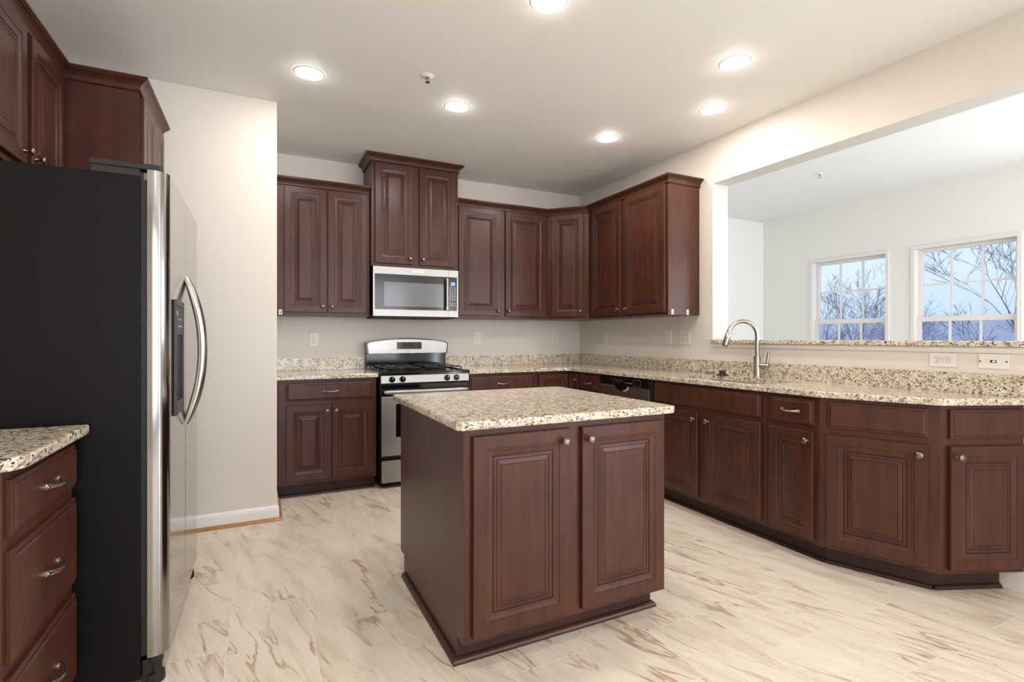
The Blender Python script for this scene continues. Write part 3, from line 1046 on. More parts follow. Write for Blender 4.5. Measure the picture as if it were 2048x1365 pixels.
for i, kx in enumerate((0.092, 0.176, 0.548, 0.630)):
    kb = MB()
    kb.lathe([(0.024, 0), (0.024, -0.006), (0.0215, -0.009), (0.020, -0.018), (0.018, -0.020), (0.0001, -0.020)], (0, 0, 0), 'y', 20)
    kb.box(-0.0045, -0.030, -0.020, 0.0045, -0.019, 0.020, 0, 0.002)
    k = kb.build('burner_knob', 'gloss', t); k.location = (kx, -0.0105, 0.862)
    ib = MB(); ib.box(-0.001, -0.0308, 0.004, 0.001, -0.0302, 0.018); ib.build('knob_indicator', 'whitemark', k)
    for j in range(3):
        mk = MB(); mk.box(-.001, 0.0052, 0.024 + j * .004, 0.003 - j, 0.0058, .026 + j * .004)
mb = MB(); mb.box(0.004, 0.0, 0.782, RW - 0.004, 0.0295, 0.822, 0, 0.004); mb.build('vent_strip', 'gloss', t)
mb = MB()     # oven door: black surround and stainless skin
mb.box(0.006, -0.008, 0.250, RW - 0.006, 0.0295, 0.780, 0, 0.004)
dr = mb.build('oven_door', 'gloss', t)
mb = MB()
wz0, wz1, wx0, wx1 = 0.405, 0.668, 0.122, RW - 0.122
mb.box(0.010, -0.0115, 0.262, wx0, -0.0083, 0.730); mb.box(wx1, -0.0115, 0.262, RW - 0.010, -0.0083, 0.730)
mb.box(wx0, -0.0115, 0.262, wx1, -0.0083, wz0); mb.box(wx0, -0.0115, wz1, wx1, -0.0083, 0.730)
mb.build('door_skin', 'steel_h', dr)
mb = MB(); mb.box(wx0 + .001, -0.010, wz0 + .001, wx1 - .001, -0.0083, wz1 - .001); mb.build('oven_window', 'gloss', dr)
mb = MB()
pts = [(0.022 + (RW - 0.044) * i / 20, -0.045 - 0.010 * sin(pi * i / 20), 0.765) for i in range(21)]
mb.tube(pts, [0.0145 if 0 < i < 20 else 0.009 for i in range(21)], 12, flat=1.2)
for xx in (0.05, RW - 0.05):
    mb.box(xx - .012, -0.045, 0.757, xx + .012, -0.0083, 0.773, 0, .002)
mb.build('door_handle', 'steel_h', dr)
mb = MB(); mb.box(0.006, 0.004, 0.034, RW - 0.006, 0.0295, 0.246, 0, 0.003)
dd = mb.build('storage_drawer', 'black', t)
mb = MB(); mb.box(0.012, -0.001, 0.048, RW - 0.012, 0.0038, 0.222, 0, .002); mb.build('drawer_skin', 'steel_h', dd)
# grates, burners
for gi, gx in enumerate((0.055, 0.405)):
    for gj, gy in enumerate((0.045, 0.305)):
        g = MB(); w_, d_ = 0.285, 0.235
        z = 0.948
        loop = [(gx, gy, z), (gx + w_, gy, z), (gx + w_, gy + d_, z), (gx, gy + d_, z), (gx, gy, z)]
        g.tube(loop, 0.0045, 6, smooth=False)
        cxg, cyg = gx + w_ / 2, gy + d_ / 2
        for a, b in (((gx, cyg), (cxg - .035, cyg)), ((gx + w_, cyg), (cxg + .035, cyg)), ((cxg, gy), (cxg, cyg - .035)), ((cxg, gy + d_), (cxg, cyg + .035))):
            g.tube([(a[0], a[1], z), ((a[0] + b[0]) / 2, (a[1] + b[1]) / 2, z + .006), (b[0], b[1], z + .003)], 0.004, 6, smooth=False)
        for lx, ly in ((gx, gy), (gx + w_, gy), (gx, gy + d_), (gx + w_, gy + d_)):
            g.tube([(lx, ly, z), (lx, ly, 0.9145)], 0.0045, 6, smooth=False)
        g.build('burner_grate', 'iron', t)
        b_ = MB(); b_.lathe([(0.05, 0), (0.05, .006), (0.036, .008), (0.036, .018), (0.030, .021), (0.0001, .021)], (cxg, cyg, 0.9145), 'z', 22)
        b_.build('burner_cap', 'matte', t)
# backguard
mb = MB()
mb.box(0.0, 0.604, 0.8935, RW, 0.655, 1.060, 0, 0.004)
bg = mb.build('backguard', 'gloss', t)


def arcpoly(x0, x1, zb, zt, rise, r, n=16):
    """rounded trapezoid with an arched top, (x, z)"""
    pts = [(x0 + r * .4, zb + r * .2)]
    pts += [(x0 + .25 * r + r * (1 - cos(a)) * .0, zb + r * .8) for a in (0,)]
    pts += [(x0, zt - r)]
    for k in range(5):
        a = pi - pi / 2 * k / 4
        pts.append((x0 + r + r * cos(a), zt - r + r * sin(a)))
    for k in range(1, n):
        u = k / n
        pts.append((x0 + r + (x1 - x0 - 2 * r) * u, zt + rise * (1 - (2 * u - 1) ** 2)))
    for k in range(5):
        a = pi / 2 - pi / 2 * k / 4
        pts.append((x1 - r + r * cos(a), zt - r + r * sin(a)))
    pts += [(x1 - .25 * r, zb + r * .8), (x1 - r * .4, zb + r * .2)]
    return pts[::-1]


def plate_xz(mb, poly, y0, y1, mi=0):
    n = len(poly)
    v = [(x, y0, z) for x, z in poly] + [(x, y1, z) for x, z in poly]
    mb.add(v, [(i, (i + 1) % n, n + (i + 1) % n, n + i) for i in range(n)] + [tuple(range(n)), tuple(range(2 * n - 1, n - 1, -1))], mi)


mb = MB(); plate_xz(mb, arcpoly(-0.006, RW + 0.006, 1.035, 1.158, 0.030, 0.03), 0.560, 0.655); mb.build('console_shell', 'gloss', bg)
mb = MB(); plate_xz(mb, arcpoly(0.006, RW - 0.006, 1.047, 1.150, 0.028, 0.026), 0.5535, 0.5597); mb.build('console_face', 'steel_c', bg)
mb = MB()
dx0, dx1, dz0, dz1 = 0.262, 0.492, 1.088, 1.152
mb.box(dx0 - .008, 0.550, dz0 - .006, dx1 + .008, 0.5533, dz1 + .006, 0, 0.0015)
dsp = mb.build('display_bezel', 'nickel', bg)
mb = MB(); mb.box(dx0, 0.5485, dz0, dx1, 0.5498, dz1, 0, 0.0006); mb.build('display_panel', 'gloss', dsp)
mb = MB()
for r_ in range(4):
    for c_ in range(3):
        mb.box(dx0 + .008 + c_ * .020, 0.5478, dz0 + .008 + r_ * .014, dx0 + .020 + c_ * .020, 0.5484, dz0 + .0105 + r_ * .014)
        mb.box(dx1 - .060 + c_ * .019, 0.5478, dz0 + .008 + r_ * .014, dx1 - .048 + c_ * .019, 0.5484, dz0 + .0105 + r_ * .014)
for c_ in range(4):
    mb.box(dx0 + .076 + c_ * .022, 0.5478, dz0 + .009, dx0 + .086 + c_ * .022, 0.5484, dz0 + .015)
mb.build('display_marks', 'greymark', dsp)
mb = MB(); mb.lathe([(0.0085, 0), (0.0085, -0.002), (0.007, -0.0026), (0.0001, -0.0026)], (RW / 2 + .003, 0.5533, 1.068), 'y', 20)
lg = mb.build('round_badge', 'badge', bg)
text_mesh('badge_letters', 'GE', 0.009, 'slot', lg, (RW / 2 + .003, 0.5505, 1.068), TR)

# ------------------------------------------------------------------ microwave
MW, MH = 0.744, 0.412
t = thing('microwave', 'stainless over-the-range microwave with dark window and vertical bar handle', 'microwave', (0.822, 4.285, 1.374))
mb = MB(); mb.box(0.004, 0.034, 0.008, MW - 0.004, 0.412, MH - 0.004, 0, 0.003)
mb.build('body', 'black', t)
mb = MB(); mb.box(0.02, 0.03, -0.014, MW - 0.02, 0.400, 0.0075, 0, .003)
for k in range(9):
    mb.box(0.06 + k * .07, 0.05, -0.0165, 0.11 + k * .07, 0.10, -0.0142)
mb.build('underside_vent', 'matte', t)


def frame_xz(mb, x0, z0, x1, z1, ix0, iz0, ix1, iz1, y0, y1, mi=0):
    mb.box(x0, y0, z0, ix0, y1, z1, mi); mb.box(ix1, y0, z0, x1, y1, z1, mi)
    mb.box(ix0, y0, z0, ix1, y1, iz0, mi); mb.box(ix0, y0, iz1, ix1, y1, z1, mi)


SX = 0.652
pz0, pz1 = 0.055, 0.352
mb = MB(); mb.box(0, 0.004, 0, SX, 0.0335, MH, 0, 0.002)
dr = mb.build('door', 'mwframe', t)
mb = MB(); frame_xz(mb, 0, 0, SX - .0005, MH, 0.013, pz0, SX - .0005, pz1, -0.002, 0.0035); mb.build('door_skin', 'steel_h', dr)
mb = MB(); mb.box(0.013, -0.0005, pz0, SX - .0005, 0.0035, pz1); mb.build('door_glass', 'mwframe', dr)
mb = MB(); mb.box(0.090, -0.0018, 0.083, 0.608, -0.0007, 0.286); mb.build('window', 'mwglass', dr)
mb = MB(); mb.tube([(0.632, -0.034, 0.062), (0.632, -0.034, 0.335)], 0.0115, 14)
for zz in (0.078, 0.319):
    mb.box(0.624, -0.032, zz - .010, 0.640, -0.0008, zz + .010, 0, .002)
hd = mb.build('handle', 'nickel', dr)
for zz in (0.062, 0.315):
    mb = MB(); mb.tube([(0.632, -0.034, zz), (0.632, -0.034, zz + .020)], 0.0135, 14)
    mb.build('handle_collar', 'chrome', hd)
mb = MB(); mb.box(SX + .0015, 0.004, 0, MW, 0.0335, MH, 0, 0.002)
cp = mb.build('control_panel', 'mwframe', t)
mb = MB(); frame_xz(mb, SX + .0015, 0, MW, MH, SX + .0015, pz0, MW - .012, pz1, -0.002, 0.0035); mb.build('panel_skin', 'steel_h', cp)
mb = MB(); mb.box(SX + .0015, -0.0005, pz0, MW - .012, 0.0035, pz1); mb.build('panel_glass', 'mwframe', cp)
mb = MB(); mb.box(0.676, -0.0016, 0.276, 0.714, -0.0006, 0.308); dsp = mb.build('display', 'lcd', cp)
mb = MB()
for r_ in range(10):
    for c_ in range(3):
        zz = 0.262 - r_ * .0155 if r_ < 8 else 0.262 - (r_ + .6) * .0165
        mb.box(0.667 + c_ * .021, -0.0014, zz - .0025, 0.675 + c_ * .021 + (.002 if r_ % 2 else 0), -0.0006, zz + .0025)
mb.build('keypad_marks', 'whitemark', cp)
mb = MB(); mb.box(0.330, -0.0036, 0.3755, 0.436, -0.0021, 0.396, 0, .0006)
bd = mb.build('brand_badge', 'badge', dr)
text_mesh('badge_letters', 'KitchenAid', 0.0175, 'slot', bd, (0.383, -0.0038, 0.3865), TR)

# ------------------------------------------------------------------ dishwasher (faces -X)
t = thing('dishwasher', 'stainless dishwasher with a black control strip under the right counter', 'dishwasher', (2.61, 3.600, 0), R90)
DW = 0.634
mb = MB(); mb.box(0.004, 0.022, 0.10, DW - .004, 0.50, 0.878); mb.build('body', 'black', t)
mb = MB(); mb.box(0.004, 0.07, 0.001, DW - .004, 0.48, 0.0995); mb.build('toe_panel', 'matte', t)
mb = MB(); mb.box(0.004, 0.0, 0.112, DW - .024, 0.0215, 0.800, 0, .003)
d = mb.build('door', 'steel_dw', t)
mb = MB(); mb.box(0.004, -0.004, 0.802, DW - .024, 0.0215, 0.875, 0, .004)
c = mb.build('control_strip', 'gloss', t)
mb = MB()
for k in range(4):
    mb.lathe([(0.003, 0), (0.003, -.0008), (.0001, -.0008)], (0.19 + k * .035, -0.0041, 0.832 + (.01 if k % 2 else 0)), 'y', 10)
for k in range(4):
    mb.box(0.34 + k * .022, -0.0048, 0.829, 0.352 + k * .022, -0.0041, 0.833); mb.box(0.16 + k * .04, -0.0048, 0.850, 0.172 + k * .04, -0.0041, 0.852)
mb.build('control_marks', 'whitemark', c)
mb = MB(); frame_xz(mb, 0.44, 0.812, 0.52, 0.862, 0.442, 0.814, 0.518, 0.860, -0.0048, -0.0041); mb.build('control_outline', 'greymark', c)
mb = MB()      # scooped handle cup
n = 14
rim = [(0.285 + 0.092 * cos(pi + pi * k / n), 0.800 + 0.045 * sin(pi + pi * k / n) * 1.0) for k in range(n + 1)]
inn = [(0.285 + 0.080 * cos(pi + pi * k / n), 0.800 + 0.035 * sin(pi + pi * k / n)) for k in range(n + 1)]
v = [(x, -0.0005, z) for x, z in rim] + [(x, -0.006, z) for x, z in inn]
mb.add(v, [(i, i + 1, n + 2 + i, n + 1 + i) for i in range(n)], 0, True)
mb.build('handle_rim', 'chrome', d)
mb = MB()
v = [(x, -0.004, z) for x, z in inn]
mb.add(v, [tuple(range(n + 1))], 0)
mb.build('handle_pocket', 'gloss', d)
mb = MB(); mb.box(DW - .022, 0.004, 0.10, DW + .018, 0.3, 0.8805); mb.build('filler_strip', 'matte', t)

# ------------------------------------------------------------------ refrigerator (faces +X)
FY0, FY1 = 2.108, 3.020
FXB, FXF = -0.352, -0.293     # door back and front planes
t = thing('refrigerator', 'side-by-side refrigerator with stainless doors and black sides', 'refrigerator', (FXB, FY0, 0), pi / 2)
# local x = world +Y, local y = world -X  (front at negative y)
FW = FY1 - FY0
mb = MB(); mb.box(0.004, 0.020, 0.030, FW - 0.004, 0.76, 1.745, 0, 0.003); mb.build('cabinet_body', 'black', t)
mb = MB(); mb.box(0.012, 0.0012, 0.105, FW - 0.012, 0.0196, 1.735); mb.build('door_gasket', 'matte', t)
SEAM = 0.452
DT = FXF - FXB


def fridge_door(x0, x1, zb, zt, near):
    mb = MB(); n = 10; R_ = 0.045
    o_l = R_ if near == 0 else 0.004
    o_r = 0.004 if near == 0 else R_
    prof = [(x0, 0.0)]
    bulge = 0.004
    if near == 0:
        for k in range(n + 1):
            a = pi + pi / 2 * k / n
            prof.append((x0 + R_ + R_ * cos(a), -(DT - R_) + R_ * sin(a)))
        prof += [(x0 + R_ + (x1 - x0 - R_) * k / 8, -DT) for k in range(1, 8)]
        prof += [(x1 - .003, -DT), (x1, -DT + .003)]
    else:
        prof += [(x0, -DT + .003), (x0 + .003, -DT)]
        prof += [(x0 + (x1 - R_ - x0) * k / 8, -DT) for k in range(1, 9)]
        for k in range(1, n + 1):
            a = -pi / 2 + pi / 2 * k / n
            prof.append((x1 - R_ + R_ * cos(a), -(DT - R_) + R_ * sin(a)))
    prof.append((x1, 0.0))
    m = len(prof)
    v = [(x, y, zb) for x, y in prof] + [(x, y, zt) for x, y in prof]
    mb.add(v, [(i, (i + 1) % m, m + (i + 1) % m, m + i) for i in range(m)], 0, True)
    mb.add(v, [tuple(range(m)), tuple(range(2 * m - 1, m - 1, -1))], 0)
    return mb


d1 = fridge_door(0.0, SEAM - .002, 0.100, 1.768, 0).build('freezer_door', 'steel_v', t)
d2 = fridge_door(SEAM + .002, FW, 0.100, 1.768, 1).build('fresh_food_door', 'steel_v', t)


def arc_handle(x):
    pts = []; rad = []
    n = 28
    for i in range(n + 1):
        u = i / n * 2 - 1
        z = 1.140 + 0.310 * u
        out = 0.002 + 0.060 * (1 - abs(u) ** 2.1)
        pts.append((x, -DT - out, z))
        rad.append(0.0165 - 0.007 * abs(u) ** 6)
    mb = MB(); mb.tube(pts, rad, 14, flat=1.0)
    return mb


arc_handle(SEAM - 0.022).build('handle', 'nickel', d1)
arc_handle(SEAM + 0.022).build('handle', 'nickel', d2)
mb = MB()
qx0, qx1, qz0, qz1 = 0.115, 0.330, 0.905, 1.335
mb.box(qx0, -DT - 0.010, qz0, qx0 + .022, -DT - .0005, qz1, 0, .004); mb.box(qx1 - .022, -DT - .010, qz0, qx1, -DT - .0005, qz1, 0, .004)
mb.box(qx0 + .0225, -DT - .010, qz1 - .022, qx1 - .0225, -DT - .0005, qz1, 0, .004); mb.box(qx0 + .0225, -DT - .010, qz0, qx1 - .0225, -DT - .0005, qz0 + .05, 0, .004)
dp = mb.build('dispenser_bezel', 'bezel', d1)
mb = MB(); mb.box(qx0 + .023, -DT - .007, 1.205, qx1 - .023, -DT - .0005, qz1 - .023, 0, .001); cpn = mb.build('dispenser_controls', 'bezel', dp)
mb = MB(); mb.box(qx0 + .023, -DT - .003, qz0 + .051, qx1 - .023, -DT - .0005, 1.204); mb.build('dispenser_recess', 'matte', dp)
mb = MB()
mb.box(qx0 + .035, -DT - .0076, 1.278, qx0 + .050, -DT - .0072, 1.296)
for k in range(4):
    mb.box(qx0 + .07 + k * .03, -DT - .0076, 1.235, qx0 + .082 + k * .03, -DT - .0072, 1.240); mb.box(qx0 + .07 + k * .03, -DT - .0076, 1.262, qx0 + .08 + k * .03, -DT - .0072, 1.265)
mb.build('dispenser_marks', 'whitemark', cpn)
mb = MB()
mb.box(0.006, -0.038, 1.7695, 0.060, 0.16, 1.789, 0, .005); mb.box(0.012, 0.022, 1.7455, 0.055, 0.155, 1.7694)
mb.build('hinge_cover', 'matte', t)
mb = MB(); mb.box(FW - 0.060, -0.038, 1.7695, FW - 0.006, 0.16, 1.789, 0, .005); mb.box(FW - .055, 0.022, 1.7455, FW - .012, 0.155, 1.7694)
mb.build('hinge_cover', 'matte', t)
mb = MB(); mb.box(0.02, -0.012, 0.006, FW - 0.02, 0.0195, 0.085, 0, .004)
for k in range(14):
    mb.box(0.09 + k * .052, -0.0135, 0.02, 0.13 + k * .052, -0.0122, 0.07)
mb.build('toe_grille', 'matte', t)
for xx in (0.035, FW - 0.035):
    mb = MB()
    mb.lathe([(0.026, 0.0), (0.028, 0.006), (0.026, 0.03), (0.018, 0.034), (0.018, 0.060), (0.0001, 0.060)], (xx, -0.020, 0.001), 'z', 18)
    mb.box(xx - 0.026, -0.020, 0.006, xx + 0.026, 0.0, 0.034); mb.box(xx - .02, -0.04, 0.062, xx + .02, -0.005, 0.0985, 0, .003)
    mb.build('hinge_foot', 'matte', t)

# ------------------------------------------------------------------ sink, faucet, stoppers
t = thing('kitchen_sink', 'stainless steel undermount sink set in the granite below the faucet', 'sink', ((hx0 + hx1) / 2, (hy0 + hy1) / 2, 0.70))
mb = MB()
cxs, cys = (hx0 + hx1) / 2, (hy0 + hy1) / 2
ccw = hole
rings = []
for s_, z in ((1.02, 0.1812), (1.0, 0.1806), (0.97, 0.10), (0.95, 0.03), (0.86, 0.006), (0.3, 0.0)):
    rings.append([((x - cxs) * s_, (y - cys) * s_, z) for x, y in ccw])
m = len(ccw)
v = [p for r in rings for p in r]
mb.add(v, [(i * m + k, i * m + (k + 1) % m, (i + 1) * m + (k + 1) % m, (i + 1) * m + k) for i in range(len(rings) - 1) for k in range(m)] + [tuple(5 * m + k for k in range(m))], 0, True)
mb.build('basin', 'sink', t)
mb = MB(); mb.lathe([(0.045, 0.001), (0.043, 0.004), (0.03, 0.002), (0.0001, 0.001)], (0, 0, 0.0), 'z', 20); mb.build('drain', 'chrome', t)

t = thing('kitchen_faucet', 'brushed nickel gooseneck pull-down faucet behind the sink', 'faucet', (3.085, 2.430, 0.9145))
mb = MB()
mb.lathe([(0.030, 0), (0.030, 0.004), (0.0245, 0.008), (0.0235, 0.014), (0.0235, 0.145), (0.0225, 0.149), (0.0001, 0.149)], (0, 0, 0), 'z', 24)
mb.build('faucet_body', 'nickel', t)
da = Vector((-0.915, 0.40, 0)).normalized()
mb = MB()
pts = [Vector((0, 0, 0.1495)), Vector((0, 0, 0.19)), Vector((0, 0, 0.25)), Vector((0, 0, 0.29))]
Rg = 0.102
for k in range(1, 21):
    a = radians(168) * k / 20
    pts.append(da * (Rg - Rg * cos(a)) + Vector((0, 0, 0.29 + Rg * sin(a))))
mb.tube(pts, 0.0145, 16)
mb.build('gooseneck_tube', 'nickel', t)
mb = MB()
endp = pts[-1]; dd_ = (pts[-1] - pts[-2]).normalized()
st_ = endp + dd_ * 0.001
mb.tube([st_, st_ + dd_ * 0.006, st_ + dd_ * 0.03, st_ + dd_ * 0.088, st_ + dd_ * 0.092], [0.0155, 0.0185, 0.0190, 0.0205, 0.019], 18)
sp_ = mb.build('spray_head', 'nickel', t)
mb = MB(); mb.tube([st_ + dd_ * 0.0925, st_ + dd_ * 0.094], 0.015, 16); mb.build('spray_face', 'matte', sp_)
mb = MB()
hdv = Vector((0.12, -0.99, 0)).normalized()
c0 = Vector((0, 0, 0.085))
mb.tube([c0 + hdv * 0.0236, c0 + hdv * 0.082, c0 + hdv * 0.084], [0.0165, 0.0165, 0.014], 16)
mb.tube([c0 + hdv * 0.072 + Vector((0, 0, 0.012)), c0 + hdv * 0.075 + Vector((0, 0, 0.05)), c0 + hdv * 0.080 + Vector((0, 0, 0.092))], [0.0095, 0.0085, 0.0075], 12)
mb.build('lever_handle', 'nickel', t)

t = thing('sink_strainer', 'chrome sink strainer with a thin upright post, left of the faucet', 'strainer', (3.075, 2.835, 0.9146))
mb = MB()
mb.lathe([(0.018, 0), (0.030, 0.002), (0.034, 0.010), (0.033, 0.014), (0.012, 0.018), (0.006, 0.020), (0.004, 0.024), (0.004, 0.050), (0.0055, 0.054), (0.003, 0.060), (0.0001, 0.061)], (0, 0, 0), 'z', 22)
mb.build('strainer_cup', 'chrome', t)
mb = MB(); mb.lathe([(0.0355, 0.0105), (0.0355, 0.0145), (0.031, 0.0152)], (0, 0, 0), 'z', 22); mb.build('rubber_rim', 'matte', t)
mb = MB()
mb.lathe([(0.042, 0), (0.043, 0.003), (0.041, 0.006), (0.024, 0.012), (0.020, 0.026), (0.021, 0.031), (0.019, 0.034), (0.0001, 0.034)], (0, 0, 0), 'z', 24)
o = mb.build('rubber_stopper', 'matte'); o.location = (3.055, 2.700, 0.9146)
tag(o, 'black rubber sink stopper lying between the strainer and the faucet', 'stopper')


# ------------------------------------------------------------------ outlets and switches
def outlet(label, loc, rz, horiz=False, kind='duplex', w=0.070, gang=1, group='outlets on the backsplash walls'):
    t = thing('wall_outlet' if kind != 'toggle' else 'light_switch', label, 'outlet' if kind != 'toggle' else 'switch', loc, rz, group)
    hw, hh = (0.0575, 0.036) if horiz else (w / 2 * (1.65 if gang == 2 else 1), 0.0575)
    mb = MB(); mb.box(-hw, -0.005, -hh, hw, -0.0006, hh, 0, 0.002)
    mb.build('cover_plate', 'plate', t)
    cs = [0.0] if gang == 1 else [-0.023, 0.023]
    for c0 in cs:
        if kind == 'toggle':
            mb = MB(); mb.box(-0.006, -0.0062, -0.012, 0.006, -0.0052, 0.012) if not horiz else mb.box(-0.012, -0.0062, -0.006, 0.012, -0.0052, 0.006)
            sl = mb.build('switch_slot', 'slot', t)
            mb = MB(); mb.box(-0.001, -0.016, -0.004, 0.009, -0.0063, 0.004, 0, .0015); mb.build('toggle', 'plate', sl)
            mb = MB()
            for sx in (-0.050, 0.050):
                mb.lathe([(0.0045, 0), (0.0045, -.0015), (.003, -.002), (.0001, -.002)], (sx, -0.0052, 0), 'y', 12)
            mb.build('screw', 'nickel', t)
            continue
        for s_ in (-1, 1):
            mb = MB()
            if horiz:
                ctr = (s_ * 0.0195, 0)
            else:
                ctr = (c0, s_ * 0.0195)
            pts = []
            for k in range(20):
                a = 2 * pi * k / 20
                pts.append((ctr[0] + max(-.0145, min(.0145, .0172 * cos(a))), ctr[1] + max(-.0145, min(.0145, .0172 * sin(a)))))
            n_ = 20
            v = [(x, -0.0052, z) for x, z in pts] + [(x, -0.0066, z) for x, z in pts]
            mb.add(v, [(i, (i + 1) % n_, n_ + (i + 1) % n_, n_ + i) for i in range(n_)] + [tuple(range(n_)), tuple(range(2 * n_ - 1, n_ - 1, -1))])
            rc = mb.build('receptacle', 'plate', t)
            mb = MB()
            for a, b, w_, h_ in ((-.006, .003, .0012, .0042), (.006, .003, .0012, .0036), (0, -.007, .0024, .0024)):
                if horiz:
                    a, b, w_, h_ = -b, a, h_, w_
                mb.box(ctr[0] + a - w_, -0.0072, ctr[1] + b - h_, ctr[0] + a + w_, -0.0067, ctr[1] + b + h_)
            mb.build('slots', 'slot', rc)
            mb = MB()
            v = [(ctr[0] + (x - ctr[0]) * k_, -0.0054, ctr[1] + (z - ctr[1]) * k_) for k_ in (1.0, 1.09) for x, z in pts]
            mb.add(v, [(i, (i + 1) % n_, n_ + (i + 1) % n_, n_ + i) for i in range(n_)])
            mb.build('receptacle_outline', 'greymark', rc)
    return t


SL = -pi / 2 + 0.0175
outlet('white outlet on the back wall above the left counter', (0.401, WB, 1.176), 0)
outlet('white outlet on the back wall just right of the range', (1.918, WB, 1.189), 0)
outlet('white outlet on the back wall close to the room corner', (2.803, WB, 1.189), 0)
outlet('white outlet on the right wall close to the room corner', (wx(4.24), 4.24, 1.193), SL)
outlet('single white outlet beside the double outlet, right wall', (wx(3.36), 3.36, 1.196), SL)
outlet('double-wide white outlet on the right wall left of the opening', (wx(3.17), 3.17, 1.196), SL, gang=2)
outlet('white outlet mounted sideways on the half wall under the granite ledge', (wx(1.40), 1.40, 1.078), SL, horiz=True)
outlet('white toggle switch plate mounted sideways, rightmost on the half wall', (wx(1.195), 1.195, 1.078), SL, horiz=True, kind='toggle')

# ------------------------------------------------------------------ recessed lights, sprinklers
LG = 'recessed ceiling lights'
LL = [(0.246, 3.196, 'recessed ceiling light nearest the pantry wall'),
      (1.169, 3.22, 'recessed ceiling light above the front of the range'),
      (2.401, 3.22, 'recessed ceiling light nearest the room corner'),
      (2.735, 2.50, 'recessed ceiling light above the sink, the lower of the right pair'),
      (2.385, 2.021, 'upper right recessed ceiling light, the largest fully in view'),
      (1.18, 2.028, 'recessed ceiling light cut off by the top edge of the photo'),
      (0.246, 1.2, 'added unseen recessed ceiling light out of view on the left'),  # from here on: lamps added out of view to light the room
      (1.20, -0.4, 'added unseen recessed ceiling light behind the viewer on the right'),
      (0.6, -1.4, 'added unseen recessed ceiling light far behind the viewer')]
for x, y, lb in LL:
    t = thing('recessed_light', lb, 'ceiling light', (x, y, CEIL), 0, LG)
    mb = MB()
    mb.lathe([(0.0735, -0.0030), (0.076, -0.0045), (0.084, -0.0040), (0.090, -0.0008)], (0, 0, 0), 'z', 40)
    mb.build('trim_ring', 'lampcone', t)
    mb = MB()
    mb.lathe([(0.073, -0.0030), (0.071, -0.0065), (0.060, -0.0095), (0.0001, -0.0105)], (0, 0, 0), 'z', 24)
    mb.build('lens', 'lens', t)


def sprinkler(label, x, y):
    t = thing('ceiling_sprinkler', label, 'sprinkler', (x, y, CEIL - .004 if x > 3.3 else CEIL), 0, 'ceiling sprinklers')
    mb = MB(); mb.lathe([(0.012, -0.012), (0.014, -0.010), (0.036, -0.003), (0.040, -0.0008)], (0, 0, 0), 'z', 24); mb.build('escutcheon', 'lampcone', t)
    mb = MB()
    mb.lathe([(0.0065, -0.010), (0.0065, -0.020), (0.004, -0.022), (0.003, -0.030)], (0, 0, 0), 'z', 12)
    for s_ in (-1, 1):
        mb.tube([(s_ * .006, 0, -.018), (s_ * .013, 0, -.024), (s_ * .012, 0, -.032), (0.0, 0, -.038)], 0.0018, 6)
    h_ = mb.build('sprinkler_head', 'nickel', t)
    mb = MB(); mb.lathe([(0.0001, -0.0385), (0.014, -0.0385), (0.014, -0.040), (0.0001, -0.040)], (0, 0, 0), 'z', 16); mb.build('deflector', 'nickel', h_)


sprinkler('small fire sprinkler on the kitchen ceiling between the recessed lights', 0.876, 2.921)
sprinkler('small fire sprinkler on the ceiling of the bright room beyond', 4.70, 3.03)

# ------------------------------------------------------------------ outside
mb = MB()
gx = []
rnd = random.Random(3)
NXg, NYg = 30, 30
v = []
for i in range(NXg + 1):
    for j in range(NYg + 1):
        x = 8 + 120 * i / NXg; y = -60 + 170 * j / NYg
        v.append((x, y, -5.5 + 0.045 * max(0, x - 40) + rnd.uniform(-.3, .3)))
mb.add(v, [(i * (NYg + 1) + j, (i + 1) * (NYg + 1) + j, (i + 1) * (NYg + 1) + j + 1, i * (NYg + 1) + j + 1) for i in range(NXg) for j in range(NYg)], 0, True)
struct(mb, 'ground', 'ground')


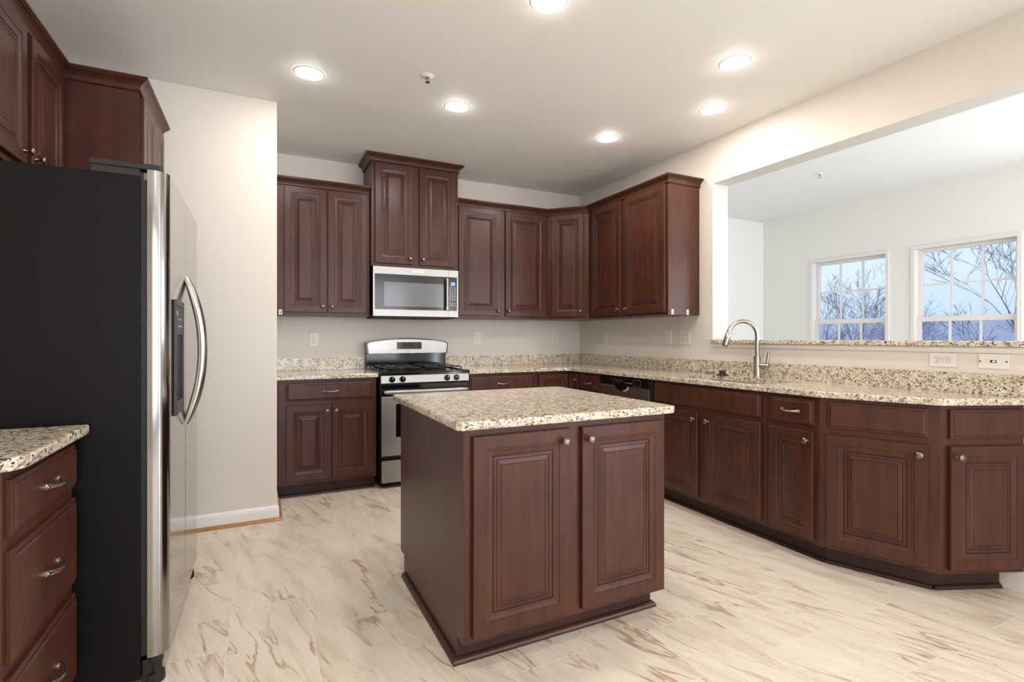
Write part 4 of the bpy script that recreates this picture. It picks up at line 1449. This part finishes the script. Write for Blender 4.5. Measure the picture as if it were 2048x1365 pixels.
def tree(label, x, y, zb, height, seed, spread=0.5, m='bark', depth=8, r0=0.16, lean=(0, 0)):
    rr = random.Random(seed)
    trunk = MB(); mb = MB()

    def grow(p, d, ln, r, lev, dst):
        n = 3
        pts = [p]; q = p.copy(); dd = d.copy()
        for k in range(n):
            dd = (dd + Vector((rr.uniform(-.2, .2), rr.uniform(-.2, .2), rr.uniform(-.08, .12)))).normalized()
            q = q + dd * (ln / n); pts.append(q.copy())
        rad = [max(0.0045, r * (1 - 0.4 * k / n)) for k in range(n + 1)]
        dst.tube(pts, rad, 5 if lev < 2 else 3, cap=False, smooth=False)
        if lev >= depth:
            return
        nc = rr.choice((2, 3))
        for k in range(nc):
            base = pts[-1] if k == 0 or rr.random() < .4 else pts[rr.choice((1, 2, 3))]
            a = rr.uniform(0, 2 * pi)
            t_ = rr.uniform(0.3, 0.75) * (spread * 2) * (0.5 if k == 0 else 1)
            side = Vector((cos(a), sin(a), rr.uniform(-.15, .3)))
            nd = (dd + side * t_).normalized()
            grow(base, nd, ln * rr.uniform(.62, .86), r * (.62 if k == 0 else .45), lev + 1, mb)
    t = thing('bare_tree', label, 'tree', (x, y, zb), 0, 'bare winter trees outside the windows')
    grow(Vector((0, 0, 0)), Vector((lean[0], lean[1], 1)).normalized(), height * .27, r0, 0, trunk)
    trunk.build('trunk', m, t)
    mb.build('branches', m, t)


tree('bare dark tree filling the right side of the right window', 19.5, 6.2, -5.2, 11.2, 11, .55, r0=.13)
tree('bare slender tree at the middle of the right window', 24.0, 9.6, -5.2, 7.6, 5, .34, r0=.085)
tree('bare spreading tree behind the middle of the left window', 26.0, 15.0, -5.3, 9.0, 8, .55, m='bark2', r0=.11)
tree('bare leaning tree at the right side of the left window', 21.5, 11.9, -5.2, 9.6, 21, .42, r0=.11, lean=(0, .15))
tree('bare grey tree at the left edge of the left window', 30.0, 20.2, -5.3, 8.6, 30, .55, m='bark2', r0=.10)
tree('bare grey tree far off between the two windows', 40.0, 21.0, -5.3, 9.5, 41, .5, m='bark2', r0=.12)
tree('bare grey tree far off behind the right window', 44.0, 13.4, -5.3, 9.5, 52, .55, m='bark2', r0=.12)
